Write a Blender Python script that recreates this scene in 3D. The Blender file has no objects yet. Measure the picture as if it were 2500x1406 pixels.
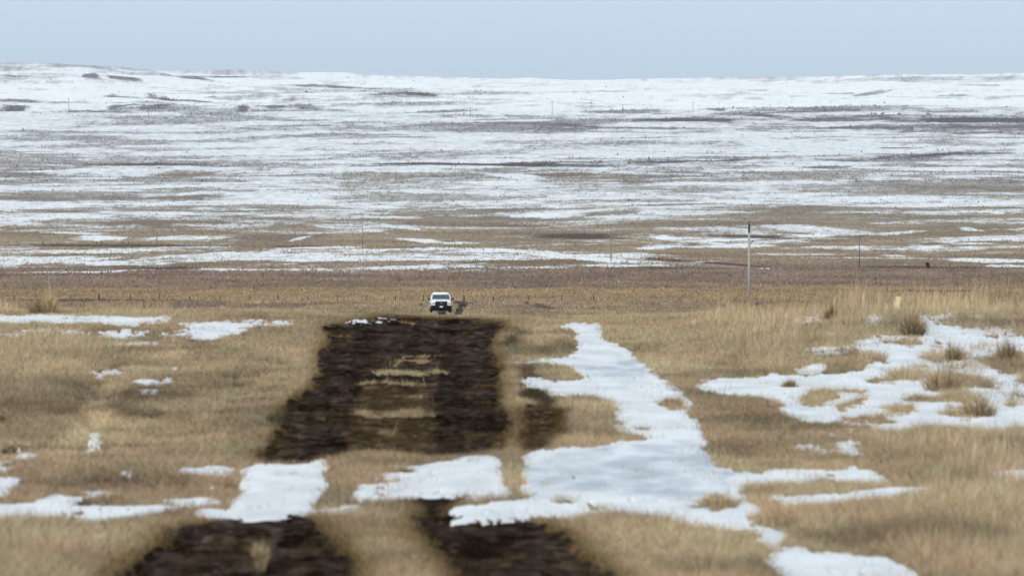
import bpy, bmesh, math, random
import numpy as np

random.seed(7)
RNG = np.random.default_rng(11)
S = bpy.context.scene
COL = S.collection
F = 20833.0          # focal length in photograph pixels (300 mm on a 36 mm wide sensor, 2500 px)
UC, VH = 1250.0, 300.0   # column straight ahead, row of the level line

# ------------------------------------------------------------------ helpers
def tag(o, label=None, cat=None, group=None, kind=None):
    if label: o["label"] = label
    if cat: o["category"] = cat
    if group: o["group"] = group
    if kind: o["kind"] = kind
    return o

def np_mesh(name, verts, faces, mat, k, colors=None, attrs=None, smooth=False, normals=None):
    """verts (N,3), faces (M,k) -> linked object"""
    me = bpy.data.meshes.new(name)
    verts = np.ascontiguousarray(verts, dtype=np.float32)
    faces = np.ascontiguousarray(faces, dtype=np.int32)
    nf = len(faces)
    me.vertices.add(len(verts)); me.vertices.foreach_set("co", verts.ravel())
    me.loops.add(nf * k); me.loops.foreach_set("vertex_index", faces.ravel())
    me.polygons.add(nf)
    me.polygons.foreach_set("loop_start", np.arange(0, nf * k, k, dtype=np.int32))
    me.polygons.foreach_set("use_smooth", np.full(nf, smooth, dtype=bool))
    me.update(calc_edges=True)
    if colors is not None:
        a = me.color_attributes.new("tint", 'FLOAT_COLOR', 'POINT')
        c = np.ones((len(verts), 4), dtype=np.float32); c[:, :3] = colors
        a.data.foreach_set("color", c.ravel())
    for n, v in (attrs or {}).items():
        a = me.attributes.new(n, 'FLOAT', 'POINT')
        a.data.foreach_set("value", np.ascontiguousarray(v, dtype=np.float32).ravel())
    me.materials.append(mat)
    o = bpy.data.objects.new(name, me); COL.objects.link(o)
    return o

def hashn(ix, iy, seed):
    h = (ix.astype(np.int64) * 374761393 + iy.astype(np.int64) * 668265263 + seed * 1442695041) & 0xFFFFFFFF
    h = ((h ^ (h >> 13)) * 1274126177) & 0xFFFFFFFF
    h = (h ^ (h >> 16)) & 0xFFFFFF
    return h.astype(np.float64) / 16777215.0

def vnoise(x, y, seed=0):
    x0 = np.floor(x); y0 = np.floor(y)
    fx = x - x0; fy = y - y0
    fx = fx * fx * fx * (fx * (fx * 6 - 15) + 10); fy = fy * fy * fy * (fy * (fy * 6 - 15) + 10)
    a = hashn(x0, y0, seed); b = hashn(x0 + 1, y0, seed)
    c = hashn(x0, y0 + 1, seed); d = hashn(x0 + 1, y0 + 1, seed)
    return (a + (b - a) * fx) * (1 - fy) + (c + (d - c) * fx) * fy

def fbm(x, y, seed=0, octs=4, gain=0.5):
    s = 0.0; amp = 1.0; tot = 0.0
    for i in range(octs):
        ca, sa = math.cos(0.6 + i * 1.1), math.sin(0.6 + i * 1.1)
        s = s + amp * vnoise((x * ca - y * sa) * 2 ** i + 17.3 * i, (x * sa + y * ca) * 2 ** i - 9.1 * i, seed + i)
        tot += amp; amp *= gain
    return s / tot            # 0..1, mean .5

def unif(n):
    m, sd = float(n.mean()), float(n.std()) + 1e-9
    return 1.0 / (1.0 + np.exp(-1.7 * (n - m) / sd))

def sst(x, a, b):
    t = np.clip((x - a) / (b - a), 0, 1)
    return t * t * (3 - 2 * t)

# ------------------------------------------------------------------ the lie of the land
# distance -> height (camera eye is at z = 0)
_PV = [(780, 774), (887, 763), (960, 754), (1150, 736), (1450, 704), (1900, 662), (2230, 638), (2800, 602),
       (3300, 560), (3800, 520), (4500, 458), (5200, 402), (5900, 340), (6500, 287), (7300, 257), (8300, 222), (9500, 189)]
_P = [(-200, -1.2), (-60, -1.6), (0, -1.75), (20, -2.25), (40, -2.8), (52, -3.15), (60, -3.3), (100, -3.3), (120, -3.3), (136, -3.275), (143, -3.262),
      (148, -3.44), (160, -4.4), (200, -8.0), (300, -14.5), (450, -19.5), (600, -20.5), (700, -19.2)] + \
     [(d, -(v - VH) * d / F) for d, v in _PV] + [(9900, 52), (10600, 47), (12500, 30)]
_pd = np.array([p[0] for p in _P], float); _pz = np.array([p[1] for p in _P], float)

def _pchip(xd, yd, x):
    h = np.diff(xd); s = np.diff(yd) / h
    m = np.zeros_like(yd)
    for i in range(1, len(yd) - 1):
        if s[i - 1] * s[i] > 0:
            w1, w2 = 2 * h[i] + h[i - 1], h[i] + 2 * h[i - 1]
            m[i] = (w1 + w2) / (w1 / s[i - 1] + w2 / s[i])
    m[0], m[-1] = s[0], s[-1]
    i = np.clip(np.searchsorted(xd, x) - 1, 0, len(xd) - 2)
    t = (x - xd[i]) / h[i]
    return ((2 * t**3 - 3 * t**2 + 1) * yd[i] + (t**3 - 2 * t**2 + t) * h[i] * m[i]
            + (-2 * t**3 + 3 * t**2) * yd[i + 1] + (t**3 - t**2) * h[i] * m[i + 1])

_SKY_U = [0, 200, 420, 640, 900, 1250, 1700, 2000, 2180, 2300, 2500]
_SKY_V = [160, 163, 178, 181, 187, 191, 195, 196, 189, 187, 184]

def zbase(x, D):
    D = np.asarray(D, float); x = np.asarray(x, float)
    z = _pchip(_pd, _pz, D)
    u = UC + x / np.maximum(D, 40) * F
    z = z + (190 - np.interp(u, _SKY_U, _SKY_V)) * 9500 / F * sst(D, 6500, 9400)
    # the right-hand side of the near rise stands a little higher, the left a little too
    z = z + 0.27 * sst(x, 2.0, 6.5) * sst(D, 105, 142) * (1 - sst(D, 160, 260))
    z = z + 0.12 * sst(-x, 0.8, 4.0) * sst(D, 112, 142) * (1 - sst(D, 160, 260))
    return z

def swell(x, D):
    a = np.interp(D, [700, 1200, 1900, 3000, 4500, 6500, 7500, 9500], [0, 0.12, 0.3, 0.9, 1.5, 2.4, 4.5, 6.5])
    w = np.interp(D, [700, 2500, 6000, 9500], [90, 240, 330, 520])
    n = fbm(x / 260.0, D / 300.0, 31, 3) - 0.5
    n2 = fbm(x / 70.0, D / 110.0, 47, 3) - 0.5
    return a * (2.0 * n + 0.5 * n2)

def detail(x, D):
    """small real relief of the near ground"""
    near = 1 - sst(D, 150, 260)
    far = sst(D, 600, 800)
    z = near * ((fbm(x / 2.6, D / 3.4, 5, 3) - 0.5) * 0.035 + (fbm(x / 0.5, D / 0.8, 9, 2) - 0.5) * 0.010)
    return z + far * swell(x, D) * sst(D, 740, 1000)

def at(U, V, lift=0.0, lo=None, hi=None):
    """where the line of sight through photograph column U, row V first meets the ground -> x, D"""
    U = np.atleast_1d(np.asarray(U, float)); V = np.atleast_1d(np.asarray(V, float))
    if lo is None: lo = 45.0
    if hi is None: hi = 9600.0
    Ds = np.exp(np.linspace(math.log(lo), math.log(hi), 2600))
    X = np.empty(len(U)); DD = np.empty(len(U))
    for i in range(len(U)):
        xs = (U[i] - UC) / F * Ds
        f = zbase(xs, Ds) + lift + (V[i] - VH) / F * Ds
        k = np.nonzero(f >= 0)[0]
        j = k[0] if len(k) else int(np.argmax(f))
        if len(k) and j > 0:
            d = Ds[j - 1] + (Ds[j] - Ds[j - 1]) * (0 - f[j - 1]) / (f[j] - f[j - 1] + 1e-12)
        else:
            d = Ds[j]
        DD[i] = d; X[i] = (U[i] - UC) / F * d
    return X, DD

def zground(x, D):
    return zbase(x, D) + detail(x, D)

def inpoly(px, py, X, Y):
    c = np.zeros(X.shape, bool)
    n = len(px); j = n - 1
    for i in range(n):
        if py[i] != py[j]:
            cond = ((py[i] > Y) != (py[j] > Y)) & (X < (px[j] - px[i]) * (Y - py[i]) / (py[j] - py[i]) + px[i])
            c ^= cond
        j = i
    return c

def paint(mask, polys, X, D, lift=0.0, value=1.0, lo=45, hi=150, wob=1.0, seed=3):
    """fill polygons (their corners given as photograph points on the ground) into a mask over the ground plan (X, D).
    The plan is compared in x/D and 1/D, which keeps edges straight on flat ground."""
    A = X / np.maximum(D, 20); B = 1.0 / np.maximum(D, 20)
    wa = (fbm(X / 0.35, D / 2.2, seed, 3) - 0.5) * 16 / F * wob
    wb = (fbm(X / 0.55, D / 2.6, seed + 20, 3) - 0.5) * (9.0 / (F * 3.3)) * wob
    A = A + wa; B = B + wb
    for p in polys:
        U = np.array([q[0] for q in p], float); V = np.array([q[1] for q in p], float)
        xs, ds = at(U, V, lift, lo, hi)
        a = xs / ds; b = 1 / ds
        box = (A > a.min()) & (A < a.max()) & (B > b.min()) & (B < b.max())
        if not box.any(): continue
        sub = inpoly(a, b, A[box], B[box])
        m = mask[box]; m[sub] = value; mask[box] = m
    return mask

def boxb(m, ru, rv, n=2):
    for _ in range(n):
        for ax, r in ((1, ru), (0, rv)):
            if r < 1: continue
            w = [(0, 0), (0, 0)]; w[ax] = (r + 1, r)
            c = np.cumsum(np.pad(m, w, mode='edge'), axis=ax); k = 2 * r + 1
            m = (c[:, k:] - c[:, :-k]) / k if ax == 1 else (c[k:] - c[:-k]) / k
    return m

def blur2(m, n=1):
    for _ in range(n):
        p = np.pad(m, 1, mode='edge')
        m = (p[:-2, 1:-1] + p[2:, 1:-1] + p[1:-1, :-2] + p[1:-1, 2:] + 2 * p[1:-1, 1:-1]) / 6
    return m

# ------------------------------------------------------------------ ground cover, traced as corners on the ground
SNOW = [
 [(-260,764),(0,763),(60,765),(180,766),(330,769),(410,768),(422,778),(330,788),(230,786),(100,783),(0,776),(-260,776)],
 [(430,784),(530,780),(640,778),(728,781),(700,790),(600,794),(480,797),(430,791)],
 [(833,777),(870,774),(935,774),(1000,774),(900,784),(860,787),(835,787)],
 [(-260,808),(0,808),(50,804),(130,805),(260,806),(300,802),(400,805),(480,800),(560,799),(632,806),(560,812),(520,824),(480,824),(470,815),(380,815),(330,821),(280,819),(262,813),(180,814),(60,818),(0,815),(-260,815)],
 [(278,837),(310,832),(385,831),(385,836),(300,841)],
 [(-200,852),(0,853),(62,854),(52,861),(30,864),(0,860),(-200,858)],
 [(120,910),(180,902),(250,900),(302,901),(302,911),(240,916),(190,922),(150,916)],
 [(412,895),(440,884),(472,879),(474,886),(440,897)],
 [(325,926),(370,919),(445,916),(402,931),(402,946),(380,957),(338,960),(333,940)],
 [(230,1048),(250,1060),(246,1080),(228,1102),(196,1100),(208,1075)],
 [(42,1087),(75,1076),(88,1083),(60,1094)],
 [(-120,1122),(0,1114),(55,1102),(80,1095),(92,1105),(60,1119),(20,1127),(-120,1130)],
 [(-160,1133),(0,1132),(35,1139),(42,1150),(0,1154),(-160,1158)],
 [(-260,1166),(0,1164),(48,1162),(38,1185),(0,1217),(-260,1222)],
 [(-320,1228),(0,1227),(70,1224),(110,1204),(160,1196),(200,1199),(322,1195),(300,1208),(200,1213),(170,1225),(300,1227),(432,1229),(442,1236),(380,1250),(330,1264),(200,1260),(110,1268),(60,1276),(0,1282),(-320,1290)],
 [(428,1141),(520,1133),(572,1138),(545,1156),(500,1153),(430,1149)],
 [(425,1214),(470,1202),(514,1206),(480,1220),(440,1222)],
 [(465,1246),(500,1235),(560,1236),(620,1239),(700,1239),(760,1231),(860,1223),(948,1232),(850,1243),(780,1248),(640,1260),(560,1257),(500,1254)],
 [(562,1215),(592,1195),(578,1175),(602,1160),(588,1142),(620,1134),(640,1124),(690,1128),(730,1128),(760,1118),(808,1114),(795,1140),(788,1160),(795,1180),(782,1210),(755,1230),(700,1236),(600,1238),(566,1232)],
 [(855,1202),(880,1180),(868,1160),(900,1149),(1000,1129),(1100,1121),(1150,1111),(1190,1106),(1228,1108),(1218,1140),(1228,1160),(1222,1180),(1252,1190),(1240,1206),(1180,1216),(1120,1214),(1050,1208),(1000,1207),(940,1213),(870,1214)],
 [(1275,1110),(1330,1092),(1400,1088),(1440,1093),(1505,1075),(1492,1055),(1502,1035),(1508,1000),(1492,975),(1450,965),(1340,960),(1330,945),(1280,942),(1270,930),(1290,908),(1330,925),(1400,926),(1428,912),(1400,890),(1380,885),(1300,884),(1243,880),(1300,872),(1360,867),(1402,855),(1402,835),(1412,810),(1373,790),(1400,784),(1462,784),(1470,800),(1467,815),(1482,835),(1530,845),(1550,865),(1572,885),(1592,900),(1640,930),(1672,955),(1692,985),(1702,1020),(1712,1060),(1730,1100),(1762,1135),(1800,1140),(1900,1140),(2132,1142),(2168,1165),(2162,1177),(2100,1167),(1950,1172),(1850,1175),(1802,1180),(1832,1215),(1864,1240),(1835,1265),(1832,1288),(1700,1278),(1600,1258),(1480,1242),(1440,1257),(1330,1257),(1200,1264),(1110,1271),(1102,1261),(1150,1253),(1072,1238),(1160,1225),(1230,1218),(1300,1211),(1300,1202),(1270,1197),(1280,1160),(1275,1130)],
 [(1688,935),(1760,921),(1900,914),(2050,911),(2112,895),(2132,870),(2090,845),(2066,825),(2150,814),(2232,811),(2232,799),(2300,788),(2400,790),(2450,793),(2462,805),(2500,814),(2780,818),(2780,1042),(2500,1042),(2430,1048),(2340,1042),(2300,1032),(2200,1053),(2150,1050),(2120,1032),(2080,1037),(2040,1022),(2000,1032),(1930,1012),(1890,992),(1922,987),(1900,977),(1850,962),(1780,957),(1728,950)],
 [(2068,769),(2192,766),(2182,781),(2120,785)],
 [(2150,751),(2270,747),(2270,758),(2153,763)],
 [(2228,769),(2334,764),(2342,776),(2240,791)],
 [(1676,779),(1712,775),(1712,787),(1690,788)],
 [(1698,768),(1764,768),(1742,774)],
 [(2026,1050),(2060,1043),(2078,1055),(2060,1067),(2028,1062)],
 [(2038,1075),(2104,1072),(2092,1082),(2114,1100),(2096,1108),(2040,1097),(1986,1098),(1986,1091),(2040,1086)],
 [(2062,1127),(2098,1129),(2086,1141)],
 [(2356,1090),(2455,1090),(2455,1104),(2390,1102)],
 [(2236,1143),(2314,1146),(2282,1157)],
 [(2386,1143),(2430,1142),(2500,1139),(2760,1140),(2760,1180),(2500,1182),(2440,1181),(2418,1166),(2392,1156)],
 [(1866,1208),(1960,1204),(2050,1199),(2100,1193),(2170,1186),(2304,1188),(2306,1201),(2260,1212),(2200,1210),(2080,1215),(2000,1223),(1930,1225),(1880,1217)],
 [(1856,1330),(1960,1326),(2030,1338),(2100,1348),(2170,1356),(2202,1375),(2244,1390),(2268,1412),(2268,1440),(1960,1440),(1926,1412),(1898,1387),(1866,1362),(1880,1345)],
 [(1846,1272),(1880,1280),(1902,1288),(1924,1312),(1890,1330),(1858,1322)],
 [(1875,775),(2012,773),(2002,780),(1880,781)],[(1972,806),(2062,803),(2056,813),(1980,813)],[(1835,846),(1882,843),(1876,850)],[(1918,849),(1968,845),(1960,852)],[(2116,803),(2194,799),(2186,810),(2125,811)],[(1700,922),(1780,918),(1770,924),(1710,926)],
]
ISLES = [   # grass left standing out of the snow
 [(1612,970),(1662,968),(1670,985),(1640,998),(1606,986)],
 [(1556,1030),(1604,1024),(1592,1037)],
 [(1492,1055),(1560,1057),(1606,1061),(1560,1069),(1486,1068)],
 [(1700,1010),(1650,1000),(1690,1020)],
 [(1330,1208),(1420,1210),(1400,1217),(1330,1215)],
 [(1430,1214),(1470,1213),(1460,1220),(1426,1220)],
 [(1720,1210),(1760,1200),(1800,1225),(1760,1240),(1725,1228)],
 [(1218,1108),(1275,1108),(1282,1160),(1265,1190),(1232,1188),(1226,1150)],
 [(920,1141),(980,1138),(985,1145),(930,1148)],
 [(2230,860),(2270,850),(2310,862),(2360,858),(2340,880),(2280,885)],
 [(2260,930),(2330,925),(2340,952),(2290,955)],
 [(2390,880),(2470,872),(2500,890),(2440,900)],
 [(2130,985),(2230,978),(2240,1000),(2150,1005)],
 [(2300,1000),(2400,990),(2420,1012),(2330,1018)],
 [(1950,960),(2040,950),(2060,975),(1980,985)],
 [(2180,905),(2240,900),(2250,918),(2190,922)],
]
MUD = [
 [(835,787),(960,774),(1060,773),(1100,776),(1190,778),(1222,790),(1200,830),(1190,860),(1216,880),(1210,930),(1220,980),(1232,1040),(1230,1085),(1215,1104),(1150,1112),(1040,1116),(1000,1108),(860,1102),(810,1117),(760,1124),(720,1136),(690,1130),(636,1122),(645,1095),(680,1060),(690,1020),(710,980),(740,955),(775,935),(780,900),(790,860),(805,820),(798,800)],
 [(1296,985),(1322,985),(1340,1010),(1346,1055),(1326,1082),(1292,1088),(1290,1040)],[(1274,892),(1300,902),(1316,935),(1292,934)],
 [(250,1440),(300,1406),(378,1345),(420,1300),(520,1284),(620,1260),(700,1260),(764,1280),(806,1330),(856,1370),(868,1406),(870,1440)],
 [(1010,1258),(1060,1238),(1150,1250),(1110,1270),(1240,1272),(1320,1262),(1352,1290),(1402,1330),(1432,1370),(1500,1406),(1530,1440),(1115,1440),(1112,1406),(1080,1350),(1040,1300)],
 [(1030,1214),(1130,1213),(1100,1228),(1076,1238),(1066,1248),(1000,1226)],
]
MUDGRASS = [   # tussocky strips left between the wheel tracks
 [(955,783),(1000,780),(1066,781),(1068,784),(960,787)],
 [(975,868),(1020,864),(1072,864),(1092,870),(1060,870),(980,872)],
 [(960,880),(1010,877),(1060,878),(1040,882),(962,884)],
 [(906,906),(950,900),(1010,903),(1070,901),(1098,907),(1000,908),(920,910)],
 [(862,932),(920,925),(1000,924),(1050,926),(960,929),(880,935)],
 [(930,958),(1010,955),(1060,958),(1000,961)],
 [(858,1006),(900,999),(950,1002),(1010,1000),(1066,1004),(1050,1010),(960,1009),(890,1011)],
 [(900,1052),(960,1049),(1020,1053),(950,1056)],
 [(612,1320),(640,1308),(660,1330),(652,1362),(624,1368)],
]
TALL = [
 [(1700,752),(1850,742),(2050,735),(2200,728),(2400,722),(2820,718),(2820,1000),(2500,1000),(2250,960),(2100,880),(1980,845),(1900,900),(1740,860),(1700,800)],
 [(2120,1060),(2300,1050),(2820,1040),(2820,1440),(2300,1440),(2230,1360),(2050,1300),(1950,1250),(2200,1230),(2320,1190),(2180,1150),(2120,1100)],
 [(-330,850),(160,820),(300,840),(230,890),(120,980),(-330,1000)],
 [(-330,1290),(120,1290),(260,1340),(200,1440),(-330,1440)],
]
ROUGH = [
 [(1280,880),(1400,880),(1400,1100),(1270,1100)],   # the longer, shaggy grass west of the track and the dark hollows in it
 [(890,935),(1060,930),(1060,1100),(850,1100),(850,1020),(880,950)],
]
ICE = [
 [(1290,1130),(1420,1098),(1560,1080),(1700,1075),(1730,1110),(1800,1150),(1760,1200),(1690,1212),(1560,1208),(1420,1195),(1300,1190)],
 [(1420,880),(1560,880),(1575,912),(1450,918),(1410,905)],
]

TONES = [
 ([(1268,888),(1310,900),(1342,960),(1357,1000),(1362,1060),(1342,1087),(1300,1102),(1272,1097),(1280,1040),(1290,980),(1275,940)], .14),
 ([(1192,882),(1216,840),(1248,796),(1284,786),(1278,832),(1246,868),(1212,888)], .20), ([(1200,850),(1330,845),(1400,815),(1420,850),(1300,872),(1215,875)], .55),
 ([(1700,955),(1850,960),(1980,1000),(2060,1045),(1900,1060),(1740,1012)], .80),
 ([(1530,850),(1700,870),(1780,915),(1680,935),(1600,900)], 1.16),
 ([(1820,1120),(2120,1120),(2140,1140),(1800,1140)], 1.15),
 ([(1780,1065),(2050,1070),(1960,1110),(1770,1100)], .85),
 ([(-200,930),(280,925),(250,1000),(120,1080),(-200,1070)], .72),
 ([(240,928),(330,932),(420,985),(300,1010),(235,985)], .60),
 ([(380,945),(470,960),(420,990),(350,985)], .66), ([(430,825),(480,830),(330,930),(230,1060),(150,1180),(90,1180),(170,1060),(290,910)], 1.18), ([(470,815),(520,822),(470,870),(430,870)], .78), ([(520,820),(640,830),(610,870),(500,880)], 1.12),
 ([(560,1050),(650,1060),(640,1120),(560,1130)], .80),
 ([(440,850),(560,855),(640,870),(520,880)], .82),
 ([(300,870),(450,850),(420,900),(300,905)], 1.15),
 ([(-200,790),(300,790),(300,803),(-200,803)], .78),
 ([(1400,1255),(1750,1290),(1900,1340),(1500,1300)], 1.06),
 ([(2000,1120),(2300,1120),(2500,1185),(2200,1185)], .84),
 ([(1950,1290),(2500,1290),(2500,1330),(2060,1330)], .85),
 ([(1860,1270),(2000,1300),(2200,1365),(2000,1340)], .70),
 ([(1960,840),(2110,870),(2100,905),(1900,900)], .85),
 ([(1500,1440),(1100,1440),(1150,1395),(1480,1395)], .65),
]
# ------------------------------------------------------------------ materials
def new_mat(name):
    m = bpy.data.materials.new(name); m.use_nodes = True
    nt = m.node_tree
    return m, nt, nt.nodes["Principled BSDF"]

def N(nt, t, **kw):
    n = nt.nodes.new(t)
    for k, v in kw.items(): setattr(n, k, v)
    return n

def simple(name, col, rough=0.6, metal=0.0, var=0.15, scale=8.0, spec=0.3):
    m, nt, b = new_mat(name)
    tc = N(nt, "ShaderNodeTexCoord"); no = N(nt, "ShaderNodeTexNoise"); no.inputs["Scale"].default_value = scale
    no.inputs["Detail"].default_value = 4
    mr = N(nt, "ShaderNodeMapRange"); mr.inputs["To Min"].default_value = 1 - var; mr.inputs["To Max"].default_value = 1 + var
    mx = N(nt, "ShaderNodeVectorMath", operation='SCALE'); mx.inputs[0].default_value = col[:3]
    nt.links.new(tc.outputs["Object"], no.inputs["Vector"]); nt.links.new(no.outputs["Fac"], mr.inputs["Value"])
    nt.links.new(mr.outputs[0], mx.inputs["Scale"]); nt.links.new(mx.outputs[0], b.inputs["Base Color"])
    b.inputs["Roughness"].default_value = rough; b.inputs["Metallic"].default_value = metal
    b.inputs["Specular IOR Level"].default_value = spec
    return m

def tint_mat(name, rough=0.9, spec=0.0, noise=None, trans=0.0):
    m, nt, b = new_mat(name)
    a = N(nt, "ShaderNodeAttribute"); a.attribute_name = "tint"
    src = a.outputs["Color"]
    if noise:
        sc, lo, hi = noise
        geo = N(nt, "ShaderNodeNewGeometry")
        no = N(nt, "ShaderNodeTexNoise"); no.inputs["Scale"].default_value = sc; no.inputs["Detail"].default_value = 6
        nt.links.new(geo.outputs["Position"], no.inputs["Vector"])
        mr = N(nt, "ShaderNodeMapRange"); mr.inputs["From Min"].default_value = 0.3; mr.inputs["From Max"].default_value = 0.7
        mr.inputs["To Min"].default_value = lo; mr.inputs["To Max"].default_value = hi
        nt.links.new(no.outputs["Fac"], mr.inputs["Value"])
        vm = N(nt, "ShaderNodeVectorMath", operation='SCALE')
        nt.links.new(src, vm.inputs[0]); nt.links.new(mr.outputs[0], vm.inputs["Scale"]); src = vm.outputs[0]
    nt.links.new(src, b.inputs["Base Color"])
    b.inputs["Roughness"].default_value = rough; b.inputs["Specular IOR Level"].default_value = spec
    return m

def snow_mat():
    m, nt, b = new_mat("snow")
    ice = N(nt, "ShaderNodeAttribute"); ice.attribute_name = "ice"
    geo = N(nt, "ShaderNodeNewGeometry")
    mp = N(nt, "ShaderNodeMapping"); mp.inputs["Scale"].default_value = (1.2, 0.28, 1.0)
    no = N(nt, "ShaderNodeTexNoise"); no.inputs["Scale"].default_value = 2.0; no.inputs["Detail"].default_value = 7
    nt.links.new(geo.outputs["Position"], mp.inputs["Vector"]); nt.links.new(mp.outputs[0], no.inputs["Vector"])
    cr = N(nt, "ShaderNodeValToRGB")
    cr.color_ramp.elements[0].position = 0.35; cr.color_ramp.elements[0].color = (0.66, 0.66, 0.66, 1)
    cr.color_ramp.elements[1].position = 0.62; cr.color_ramp.elements[1].color = (0.81, 0.80, 0.785, 1)
    nt.links.new(no.outputs["Fac"], cr.inputs[0])
    cr2 = N(nt, "ShaderNodeValToRGB")
    cr2.color_ramp.elements[0].position = 0.38; cr2.color_ramp.elements[0].color = (0.44, 0.455, 0.475, 1)
    cr2.color_ramp.elements[1].position = 0.66; cr2.color_ramp.elements[1].color = (0.80, 0.80, 0.80, 1)
    nt.links.new(no.outputs["Fac"], cr2.inputs[0])
    mx = N(nt, "ShaderNodeMixRGB")
    nt.links.new(ice.outputs["Fac"], mx.inputs[0]); nt.links.new(cr.outputs[0], mx.inputs[1]); nt.links.new(cr2.outputs[0], mx.inputs[2])
    nt.links.new(mx.outputs[0], b.inputs["Base Color"])
    mr = N(nt, "ShaderNodeMapRange"); mr.inputs["To Min"].default_value = 0.75; mr.inputs["To Max"].default_value = 0.35
    nt.links.new(ice.outputs["Fac"], mr.inputs["Value"]); nt.links.new(mr.outputs[0], b.inputs["Roughness"])
    b.inputs["Specular IOR Level"].default_value = 0.08
    return m

M_GROUND = tint_mat("prairie_soil", noise=(0.9, 0.8, 1.2))
M_FAR = tint_mat("far_prairie", noise=(0.05, 0.93, 1.07))
M_GRASS = tint_mat("dry_grass", rough=0.85)
M_MUD = tint_mat("wet_mud", rough=0.9, spec=0.0, noise=(5.0, 0.55, 1.5))
M_SNOW = snow_mat()

# ------------------------------------------------------------------ near ground: rise the camera stands on
dense_u = np.arange(-330, 2830.1, 2.4)
_g = 2830 + (np.geomspace(8, 9500, 34))
_gl = -330 - (np.geomspace(8, 9500, 34))
US = np.concatenate([_gl[::-1], dense_u, _g])
NC = len(US)

v_near = np.concatenate([np.arange(1450, 782, -1.6), np.array([781, 779, 777])])
D_near = 3.3 * F / (v_near - VH)
D_near = D_near[D_near > 60]
D_close = np.array([-200, -120, -60, -20, 0, 10, 20, 30, 38, 44, 48, 50.5])
v_b = np.linspace(1640, 1450, 60)
D_b = np.interp(v_b[::-1], [1450, 1640], [60.2, 51.5])[::-1]
D_mid = np.array([145.5, 147, 149, 151.5, 154.5, 158, 163, 170, 180, 195, 215, 240, 275, 320, 380, 450, 530, 620, 680, 725, 755])
ROWS_N = np.unique(np.concatenate([D_close, np.linspace(51.5, 60.0, 55), D_near, D_mid]))

def grid_xy(rows):
    Dg = np.repeat(rows[:, None], NC, 1)
    X = (US[None, :] - UC) / F * np.maximum(Dg, 40)
    return X, Dg

def grid_faces(nr, nc, keep=None):
    i = np.arange(nr - 1)[:, None] * nc + np.arange(nc - 1)[None, :]
    f = np.stack([i, i + 1, i + nc + 1, i + nc], -1)
    if keep is not None: f = f[keep]
    return f.reshape(-1, 4)

def submesh(V3, keep):
    """faces of the grid where keep, with unused vertices dropped"""
    nr, nc = V3.shape[:2]
    f = grid_faces(nr, nc, keep)
    used = np.unique(f); remap = np.full(nr * nc, -1, np.int32); remap[used] = np.arange(len(used))
    return V3.reshape(-1, 3)[used], remap[f], used

X, Dg = grid_xy(ROWS_N)
near_zone = (Dg > 50) & (Dg < 152)
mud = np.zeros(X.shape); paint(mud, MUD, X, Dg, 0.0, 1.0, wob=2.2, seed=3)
paint(mud, MUDGRASS, X, Dg, 0.02, 0.0, wob=1.2, seed=8)
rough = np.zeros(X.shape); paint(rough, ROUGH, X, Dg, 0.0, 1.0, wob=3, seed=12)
snow = np.zeros(X.shape); paint(snow, SNOW, X, Dg, 0.035, 1.0, wob=1.0, seed=5)
paint(snow, ISLES, X, Dg, 0.035, 0.0, wob=2.0, seed=6)
# broken, tufty cover of the snow field on the right and of the thin strips
tuft_n = unif(fbm(X / 0.38, Dg / 1.9, 61, 4))
right = sst(X / Dg * F + UC, 1950, 2150) * (Dg > 88)
snow[(right > 0.5) & (tuft_n > 0.78)] = 0
frag = (X / Dg * F + UC > 1880) & (Dg > 84) & (Dg < 141) & (X / Dg * F + UC < 2800)
snow[frag & (unif(fbm(X / 0.42, Dg / 1.7, 75, 4)) > 0.88)] = 1
frag = (X / Dg * F + UC < 560) & (Dg > 68) & (Dg < 82)
snow[frag & (unif(fbm(X / 0.5, Dg / 0.9, 76, 3)) > 0.95)] = 1
lf = (X / Dg * F + UC < 480) & (Dg > 74) & (Dg < 118)
snow[lf & (unif(fbm(X / 0.3, Dg / 1.4, 67, 3)) > 0.62)] = 0
spk = (X / Dg * F + UC > 415) & (X / Dg * F + UC < 735) & (Dg > 137)
snow[spk & (unif(fbm(X / 0.12, Dg / 1.4, 69, 3)) > 0.62)] = 0
mid = (X / Dg * F + UC > 845) & (X / Dg * F + UC < 1040) & (Dg > 70) & (Dg < 90)
snow[mid & (tuft_n > 0.84)] = 0
ice = np.zeros(X.shape); paint(ice, ICE, X, Dg, 0.03, 1.0, wob=4, seed=15)
tall = np.zeros(X.shape); paint(tall, TALL, X, Dg, 0.0, 1.0, wob=5, seed=18)
ice = blur2(ice, 10); tallb = blur2(tall, 14)
hf = (fbm(X / 0.10, Dg / 1.0, 131, 3) - 0.5) * .6 + (fbm(X / 0.05, Dg / 0.5, 133, 2) - 0.5) * .5; hf2 = fbm(X / 0.40, Dg / 2.6, 137, 3) - 0.5; hf3 = fbm(X / 0.8, Dg / 0.45, 139, 3) - 0.5
mgr = np.zeros(X.shape); paint(mgr, MUDGRASS, X, Dg, 0.02, 1.0, wob=2.0, seed=8)
mgs = np.clip(blur2(mgr, 1) * 1.5, 0, 1) * sst(fbm(X / 0.16, Dg / 0.5, 811, 3), 0.30, 0.50)
snow_s = sst(boxb(snow, 6, 3) + hf * 1.5 + hf2 * 0.8 + hf3 * 0.9, 0.36, 0.56) * sst(boxb(snow, 3, 1), 0.10, 0.30)
mud_s = sst(boxb(mud, 9, 2) + hf * 0.8 + hf2 * 1.2 + hf3 * 1.6, 0.30, 0.62) * sst(boxb(mud, 6, 2), 0.12, 0.35); _k = sst(Dg, 66, 78); mud_w = boxb(mud, 15, 4) * _k + boxb(mud, 38, 14) * (1 - _k)
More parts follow.
